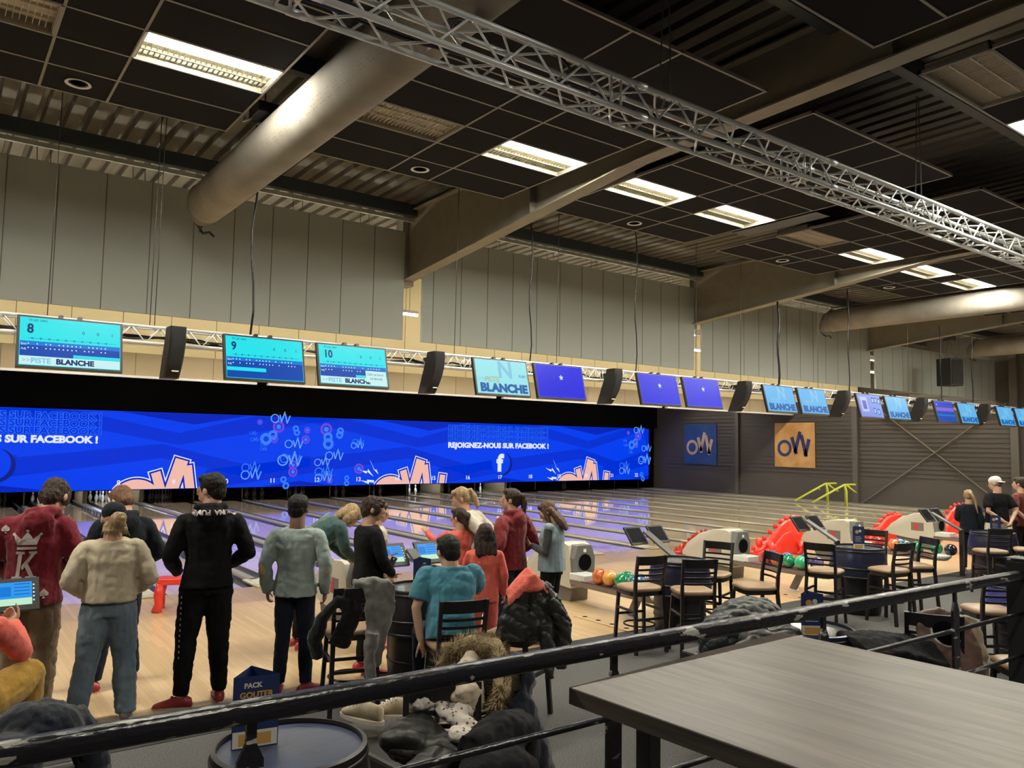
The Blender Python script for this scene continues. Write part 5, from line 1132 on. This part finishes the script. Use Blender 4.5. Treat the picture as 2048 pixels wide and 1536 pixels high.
# ================================================================ railing and table
RAIL = mat('railing_black', (.008,.008,.012), .28, noise=((.33,.32,.30), 9, .62, .63), nstretch=(1,3,3), bump=.2, bscale=30)
t = thing('railing', 'black painted steel railing with chipped paint crossing the lower foreground', 'railing', (0,0,0))
A, B = Vector((-.6,1.872,1.617)), Vector((4.86,1.848,1.558))
m = MB(); m.loft([oring(A.lerp(B, k/6), B-A, (0,1,0), .026, .026, 16, 3.2) for k in range(7)]); m.build('handrail', RAIL, t, auto=50)
for z0_, z1_, r_, xa in ((1.392, 1.352, .0105, -.6), (1.17, 1.13, .0105, -.6), (.92,.90,.0105,-.6)): MB().tube([(xa, 1.872, z0_), (4.86, 1.848, z1_)], r_, 10).build('lower_rail', RAIL, t, smooth=True)
for x in (-.5, .645, 1.80, 2.965, 4.09):
    zt = 1.59-.0108*(x+.6); y_ = 1.868-.0044*x; m = MB(); m.prism([(-.031,.63),(.031,.63),(.031,zt-.085),(.012,zt-.045),(.012,zt),(-.012,zt),(-.012,zt-.045),(-.031,zt-.085)], frame((x, y_+.006, 0), (1,0,0), (0,0,1)), .012); m.build('post', RAIL, t)
MB().box(4.87, 5.0, 1.80, 1.93, .63, 1.63).build('end_post', K['black'], t, bevel=.006); MB().box(4.865, 5.005, 1.795, 1.935, 1.63, 1.645).build('post_cap', RAIL, t, bevel=.004)
WD = bpy.data.materials.new('grey_wood_laminate'); WD.use_nodes = True; nt = WD.node_tree; N = nt.nodes; L = nt.links; b = N['Principled BSDF']
tc = N.new('ShaderNodeTexCoord'); mp = N.new('ShaderNodeMapping'); mp.inputs['Scale'].default_value = (9, .9, 9); L.new(tc.outputs['Object'], mp.inputs[0])
n1 = N.new('ShaderNodeTexNoise'); n1.inputs['Scale'].default_value = 2.2; n1.inputs['Detail'].default_value = 9; n1.inputs['Distortion'].default_value = .8; L.new(mp.outputs[0], n1.inputs['Vector'])
mp2 = N.new('ShaderNodeMapping'); mp2.inputs['Scale'].default_value = (60, 2.2, 60); L.new(tc.outputs['Object'], mp2.inputs[0]); n2 = N.new('ShaderNodeTexNoise'); n2.inputs['Scale'].default_value = 2; n2.inputs['Detail'].default_value = 4; L.new(mp2.outputs[0], n2.inputs['Vector'])
ad = N.new('ShaderNodeMath'); ad.operation = 'MULTIPLY_ADD'; L.new(n2.outputs['Fac'], ad.inputs[0]); ad.inputs[1].default_value = .45; L.new(n1.outputs['Fac'], ad.inputs[2])
rp = N.new('ShaderNodeValToRGB'); rp.color_ramp.elements[0].position = .42; rp.color_ramp.elements[0].color = (.050,.040,.034,1); rp.color_ramp.elements[1].position = .95; rp.color_ramp.elements[1].color = (.145,.119,.099,1)
L.new(ad.outputs[0], rp.inputs[0]); L.new(rp.outputs[0], b.inputs['Base Color']); b.inputs['Roughness'].default_value = .42
t = thing('high_table', 'large grey wood-look high table in the right foreground', 'table', (1.52, 1.755, 0), math.radians(3.5))
MB().box(0, 1.12, -1.35, 0, 1.492, 1.54).build('tabletop', WD, t, bevel=.003)
for x, y in ((.16,-.16),(.96,-.16),(.16,-1.2),(.96,-1.2)): m = MB(); m.box(x-.025, x+.025, y-.025, y+.025, .63, 1.492); m.build('leg', K['black'], t, bevel=.003)
m = MB(); m.box(.16,.96,-.18,-.14,1.44,1.492); m.box(.16,.96,-1.22,-1.18,1.44,1.492); m.box(.14,.18,-1.2,-.16,1.44,1.492); m.box(.94,.98,-1.2,-.16,1.44,1.492); m.build('frame', K['black'], t)
# ================================================================ clothes lying about
def quilt(n, c, c2=None):
    m = mat(n, c, .5, noise=(c2 or tuple(v*1.5+.002 for v in c), 8)); nt = m.node_tree; N = nt.nodes; L = nt.links; tc = N.new('ShaderNodeTexCoord')
    w_ = N.new('ShaderNodeTexWave'); w_.bands_direction = 'DIAGONAL'; w_.inputs['Scale'].default_value = 5.; w_.inputs['Distortion'].default_value = 2.; w_.inputs['Detail'].default_value = 1
    pw = N.new('ShaderNodeMath'); pw.operation = 'POWER'; pw.inputs[1].default_value = .35; bp = N.new('ShaderNodeBump'); bp.inputs['Strength'].default_value = .45; bp.inputs['Distance'].default_value = .03
    L.new(tc.outputs['Object'], w_.inputs['Vector']); L.new(w_.outputs['Fac'], pw.inputs[0]); L.new(pw.outputs[0], bp.inputs['Height']); L.new(bp.outputs[0], N['Principled BSDF'].inputs['Normal']); return m
gq = quilt('grey_nylon', (.018,.0185,.017)); nq = cloth('navy_wool_coat', (.006,.008,.016), (.010,.013,.024)); gj = cloth('grey_cotton', (.15,.145,.135), (.20,.19,.18)); cq = mat('coral_fleece', (.70,.12,.09), .9, noise=((.80,.18,.13), 20), bump=.4, bscale=50)
def drape(name, label, cat, m, blobs, vox=.014, disp=.04, dsc=.12, sm=4):
    g = MB()
    for b_ in blobs:
        if b_[0] == 'e': g.ell(b_[1], b_[2], 16, 10)
        elif b_[0] == 't': g.tube(b_[1], b_[2], 12, b_[3] if len(b_) > 3 else 1.)
        elif b_[0] == 's':     # sheet through rows of points
            rows = b_[1]; th = b_[2]; vs = []; n_ = len(rows[0])
            for r_ in rows: vs += [Vector(p_) for p_ in r_]
            k = len(vs); nv = Vector(b_[3])*th; fs = []
            for i in range(len(rows)-1):
                for j in range(n_-1): a_ = i*n_+j; fs += [(a_, a_+1, a_+n_+1, a_+n_), (k+a_, k+a_+n_, k+a_+n_+1, k+a_+1)]
            for i in range(len(rows)-1):
                for j in (0, n_-1): a_ = i*n_+j; fs.append((a_, a_+n_, k+a_+n_, k+a_))
            for j in range(n_-1):
                for i in (0, len(rows)-1): a_ = i*n_+j; fs.append((a_, a_+1, k+a_+1, k+a_))
            g.add(vs+[v+nv for v in vs], fs)
    o = soft(g.build(name, m), vox, sm, disp, dsc); return tag(o, label, cat)
# grey jacket over the stool by the barrel
drape('grey_jacket', 'grey jacket hanging over the back of the stool beside the black barrel', 'jacket', gj, [
    ('t', [(2.86,6.00,1.06),(3.02,5.96,1.07),(3.16,5.93,1.05)], .05), ('s', [[(2.92,5.93,1.07),(3.05,5.90,1.08),(3.20,5.88,1.06)],[(2.93,5.90,.85),(3.05,5.87,.85),(3.20,5.86,.86)],[(2.95,5.90,.62),(3.04,5.87,.60),(3.13,5.86,.66)],[(3.0,5.9,.40),(3.05,5.88,.38),(3.09,5.87,.42)]], .05, (.1,.5,0)),
    ('t', [(2.98,5.86,.70),(2.96,5.86,.48),(2.99,5.86,.18)], [.06,.05,.04])], disp=.05)
drape('black_jacket', 'black jacket hanging inside the grey one on the stool beside the black barrel', 'jacket', cl('black_lining', (.007,.007,.008)), [('s', [[(2.78,5.98,1.04),(2.95,5.95,1.05)],[(2.74,5.96,.8),(2.92,5.93,.78)],[(2.66,6.02,.60),(2.84,5.98,.55)]], .05, (0,.6,0)), ('t', [(2.76,6.00,.98),(2.64,6.08,.80),(2.60,6.12,.62),(2.64,6.12,.48)], [.04,.06,.07,.05])], disp=.05)
drape('quilted_jacket', 'dark grey quilted jacket over the back of the stool right of the man in blue', 'jacket', gq, [
    ('t', [(3.90,5.12,1.02),(4.05,5.08,1.08),(4.24,5.10,1.03)], .07), ('s', [[(3.84,5.10,1.0),(4.04,5.02,1.06),(4.26,5.06,1.0)],[(3.76,5.10,.82),(3.98,5.02,.80),(4.28,5.04,.80)],[(3.74,5.12,.68),(3.90,5.06,.66),(4.3,5.04,.62)]], .09, (.1,.9,0)),
    ('t', [(4.20,5.06,.98),(4.32,5.02,.78),(4.34,5.02,.55),(4.30,5.02,.40)], [.09,.085,.075,.05]), ('t', [(4.12,5.0,.80),(4.15,4.98,.5),(4.16,4.98,.36)], [.06,.06,.04])], disp=.05, dsc=.07)
drape('coral_hood', 'bright coral fleece lying on top of the quilted jacket', 'fleece', cq, [('s', [[(3.92,5.22,.98),(4.06,5.20,1.12),(4.24,5.22,.98)],[(3.86,5.14,1.0),(4.06,5.12,1.17),(4.28,5.14,.98)],[(3.82,5.06,.93),(4.05,5.0,1.13),(4.29,5.04,.92)]], .07, (0,.2,1)), ('e', (4.06,5.08,1.08), (.12,.09,.05))], disp=.02, dsc=.08)
bpy.data.objects['coral_hood'].location.x = -.07; bpy.data.objects['quilted_jacket'].location.x = -.05
# near pile: fur hooded coat
FC = mat('fur_tan', (.32,.24,.13), .9, noise=((.42,.33,.20), 30), bump=.5, bscale=80); 
drape('winter_coat', 'dark navy winter coat with a fur trimmed hood on the stool below the railing', 'coat', nq, [
    ('t', [(2.557,3.517,1.00),(2.596,3.430,0.82),(2.670,3.425,0.60),(2.707,3.398,0.42)], [.07,.12,.14,.13]),
    ('e', (2.62,3.52,.95), (.16,.14,.16)), ('s', [[(2.466,3.748,1.00),(2.611,3.713,1.00),(2.644,3.544,0.98)],[(2.412,3.635,0.85),(2.584,3.596,0.83),(2.727,3.513,0.80)],[(2.464,3.657,0.65),(2.628,3.558,0.62),(2.817,3.497,0.60)],[(2.482,3.627,0.42),(2.681,3.531,0.38),(2.920,3.445,0.38)]], .13, (.35,.6,0))], disp=.05)
wc = bpy.data.objects['winter_coat']
lin = MB(); lin.tube([(2.428,3.595,1.12),(2.313,3.467,1.05),(2.256,3.377,0.97),(2.307,3.360,0.88)], [.03,.075,.09,.05], 14); soft(lin.build('hood_lining', cl('cream_lining', (.48,.40,.30), (.58,.50,.40)), wc), .01, 3, .04, .08)
fpts = [(2.299,3.713,1.02),(2.363,3.692,1.10),(2.431,3.600,1.15),(2.480,3.469,1.15),(2.472,3.375,1.08),(2.416,3.308,0.99),(2.356,3.299,0.90),(2.348,3.329,0.82)]
fm = MB(); fm.tube(fpts, [.03,.045,.05,.055,.055,.05,.045,.03], 14); rr = random.Random(2)
for k in range(2600):
    i = rr.randrange(len(fpts)-1); u = rr.random(); p_ = Vector(fpts[i]).lerp(Vector(fpts[i+1]), u); d_ = Vector((rr.gauss(0,1), rr.gauss(0,1), rr.gauss(0,1))).normalized(); ax = (Vector(fpts[i+1])-Vector(fpts[i])).normalized(); d_ = (d_-ax*d_.dot(ax)*.6).normalized()
    a_ = p_+d_*.045; e_ = p_+d_*(.075+.022*rr.random())+ax*.012; sd_ = d_.cross(ax).normalized()*.0032; fm.add([a_-sd_, a_+sd_, a_.lerp(e_,.6)+sd_*.6, e_, a_.lerp(e_,.6)-sd_*.6], [(0,1,2,3,4)])
fm.build('fur_trim', FC, wc)
drape('grey_puffer_jacket', 'grey puffer jacket bunched below the railing beside the polka dot scarf', 'jacket', gq, [('e', (1.98,3.44,.80), (.17,.15,.11)), ('e', (2.10,3.26,.76), (.16,.14,.10)), ('e', (1.92,3.20,.72), (.12,.10,.10))], disp=.05)
spm = mat('scarf_white', (.62,.56,.50), .85, bump=.4, bscale=30)
nt = spm.node_tree; N = nt.nodes; L = nt.links; tc = N.new('ShaderNodeTexCoord'); vo = N.new('ShaderNodeTexVoronoi'); vo.inputs['Scale'].default_value = 34; L.new(tc.outputs['Object'], vo.inputs['Vector']); lt = N.new('ShaderNodeMath'); lt.operation = 'LESS_THAN'; L.new(vo.outputs['Distance'], lt.inputs[0]); lt.inputs[1].default_value = .26
mx = N.new('ShaderNodeMix'); mx.data_type = 'RGBA'; L.new(lt.outputs[0], mx.inputs[0]); mx.inputs[6].default_value = (.62,.56,.50,1); mx.inputs[7].default_value = (.10,.07,.06,1); L.new(mx.outputs[2], N['Principled BSDF'].inputs['Base Color'])
drape('dotted_scarf', 'white scarf with small dark dots knotted on top of the jackets', 'scarf', spm, [('e', (2.07,3.52,.93), (.075,.06,.055)), ('e', (2.16,3.46,.92), (.045,.04,.04)), ('e', (2.22,3.36,.90), (.06,.05,.055)), ('t', [(2.12,3.44,.91),(2.18,3.26,.87),(2.20,3.10,.82)], [.03,.05,.04]), ('e', (2.10,3.20,.86), (.06,.07,.04)), ('e', (2.18,3.12,.84), (.07,.05,.04))], vox=.009, disp=.03, dsc=.06)
drape('black_coat', 'long black coat lying across the stools above the lower rail', 'coat', cl('black_wool', (.007,.007,.008), sheen=0.), [('t', [(2.0,2.98,.86),(2.24,3.04,.88),(2.42,3.16,.84),(2.50,3.22,.60)], [.09,.12,.10,.08]), ('e', (2.1,2.9,.78), (.22,.14,.12))], disp=.05)
for i, (x, y, rz) in enumerate(((2.02,4.05,.4),(2.20,4.00,.9))):
    t = thing('sneaker', 'beige canvas sneaker on the stool behind the near barrel, the %s one' % ('left','right')[i], 'shoe', (x, y, .70), rz, 'pair of beige sneakers')
    BS = cl('beige_canvas', (.36,.29,.20)); m = MB(); m.loft([[Vector((wx*math.cos(a_), fy, .012+hz*(1+math.sin(a_))/2)) for a_ in [2*PI*k/12 for k in range(12)]] for fy, wx, hz in [(-.13,.012,.06),(-.12,.030,.085),(-.06,.036,.09),(0,.038,.095),(.05,.044,.07),(.11,.043,.045),(.150,.016,.028)]]); m.build('upper', BS, t, smooth=True)
    MB().loft([[Vector((.05*math.sin(a_), .01+.155*math.cos(a_), z_)) for a_ in [2*PI*k/20 for k in range(20)]] for z_ in (0,.02)]).build('sole', SHS, t)
    m = MB(); 
    for k in range(4): m.tube([(-.03,.0+.025*k,.10-.012*k),(.0,.012+.025*k,.112-.012*k),(.03,.0+.025*k,.10-.012*k)], .004, 5)
    m.build('laces', K['white'], t, smooth=True)
drape('navy_coat', 'navy coat bunched on the stool at the lower left corner', 'coat', nq, [('e', (.50,4.35,.86), (.20,.18,.14)), ('e', (.34,4.15,.80), (.18,.16,.14)), ('t', [(.62,4.42,.88),(.74,4.40,.70),(.78,4.4,.5)], [.10,.09,.07]), ('e', (.15,3.95,.78), (.16,.14,.14))], disp=.05)
drape('dark_puffer_jacket', 'dark green grey puffer jacket heaped behind the railing left of the large table corner', 'jacket', quilt('green_grey_nylon', (.007,.012,.012)), [('e', (5.45,4.08,.84), (.40,.24,.18)), ('e', (5.1,4.05,.70), (.22,.2,.24)), ('e', (5.75,4.0,.76), (.22,.2,.14))], disp=.06)
drape('dark_parka', 'dark grey parka heaped behind the far corner of the large table', 'jacket', gq, [('e', (4.95,3.62,.84), (.16,.14,.11)), ('e', (5.12,3.50,.86), (.14,.12,.10)), ('e', (4.75,3.55,.74), (.2,.14,.14))], disp=.06)
drape('flat_black_jacket', 'black jacket lying flat beyond the right edge of the large table', 'jacket', cl('black_wool2', (.007,.008,.009), sheen=0.), [('s', [[(5.42,3.30,.84),(5.70,3.20,.84),(5.98,3.02,.80)],[(5.36,3.10,.82),(5.6,2.98,.84),(5.92,2.80,.78)],[(5.3,2.95,.76),(5.5,2.8,.78),(5.9,2.7,.66)]], .07, (0,0,1)), ('e', (5.6,3.0,.74), (.26,.16,.08))], disp=.05)
BRL = mat('brown_leather', (.115,.065,.050), .5, noise=((.15,.09,.07), 6), bump=.2)
o = drape('brown_jacket', 'brown suede jacket hanging over a stool right of the large table', 'jacket', BRL, [('s', [[(6.02,3.08,1.04),(6.16,2.98,1.08),(6.34,2.86,1.0)],[(5.96,3.04,.80),(6.06,2.92,.84),(6.36,2.78,.80)],[(5.92,3.0,.52),(6.02,2.86,.55),(6.3,2.72,.55)]], .07, (.5,.6,0))], disp=.03)
bpy.data.objects['brown_jacket'].location = (-.09, -.13, 0)
t = thing('baseball_cap', 'black cap with a pale piped rim lying on the brown jacket', 'cap', (6.04, 2.80, .92), rot=(1.15, .35, -.8)); MB().lathe([(.10,0),(.098,.03),(.07,.06),(.0,.075)], 24, caps=False).build('crown', K['mask'], t, smooth=True); m = MB(); m.tube([(.105*math.cos(a_), .105*math.sin(a_), .0) for a_ in [2*PI*k/28 for k in range(29)]], .010, 8, caps=False); m.build('piping', MWH, t, smooth=True)
drape('tan_jacket', 'tan lined jacket behind the rail post right of the brown jacket', 'jacket', cl('tan_lining', (.30,.25,.18)), [('s', [[(6.45,2.92,.98),(6.62,2.82,.94)],[(6.42,2.86,.72),(6.62,2.76,.72)],[(6.40,2.84,.45),(6.6,2.72,.45)]], .06, (.4,.5,0))], disp=.05)
drape('leather_jacket', 'black leather jacket over a stool at the right frame edge', 'jacket', mat('black_leather', (.010,.010,.011), .35, bump=.4, bscale=10), [('t', [(6.38,2.40,1.04),(6.60,2.30,1.08),(6.86,2.20,1.04)], .07), ('s', [[(6.34,2.36,1.04),(6.60,2.26,1.08),(6.90,2.18,1.02)],[(6.30,2.30,.75),(6.6,2.18,.75),(6.95,2.1,.75)],[(6.32,2.28,.45),(6.6,2.15,.42),(6.98,2.1,.45)]], .10, (.4,.6,0))], disp=.03)

t = thing('projector_box', 'small black box between the leftmost ceiling raft and the fabric duct', 'projector', (2.70, 8.15, 5.70)); MB().box(-.12, .12, -.16, .16, -.06, .06).build('casing', K['blackp'], t, bevel=.01)
MB().tube([(0,0,.05),(0,0,.62)], .008, 6).build('hanger', K['wire'], t); MB().tube([(-.1,.1,-.05),(-.18,.14,-.10),(-.14,.2,-.02)], .008, 6).build('cable', K['white'], t, smooth=True)
t = thing('cable_tray', 'dark open tray with black cables in the gap beside the unlit louvre light', 'cable tray', (10.52, 7.0, 5.72)); MB().box(-.18, .18, -.5, 1.0, -.02, .0).build('tray', K['black'], t)
h = MB()
for yy in (-.4, .9): h.tube([(0,yy,0),(0,yy,.62)], .008, 6)
h.build('hanger', K['wire'], t)
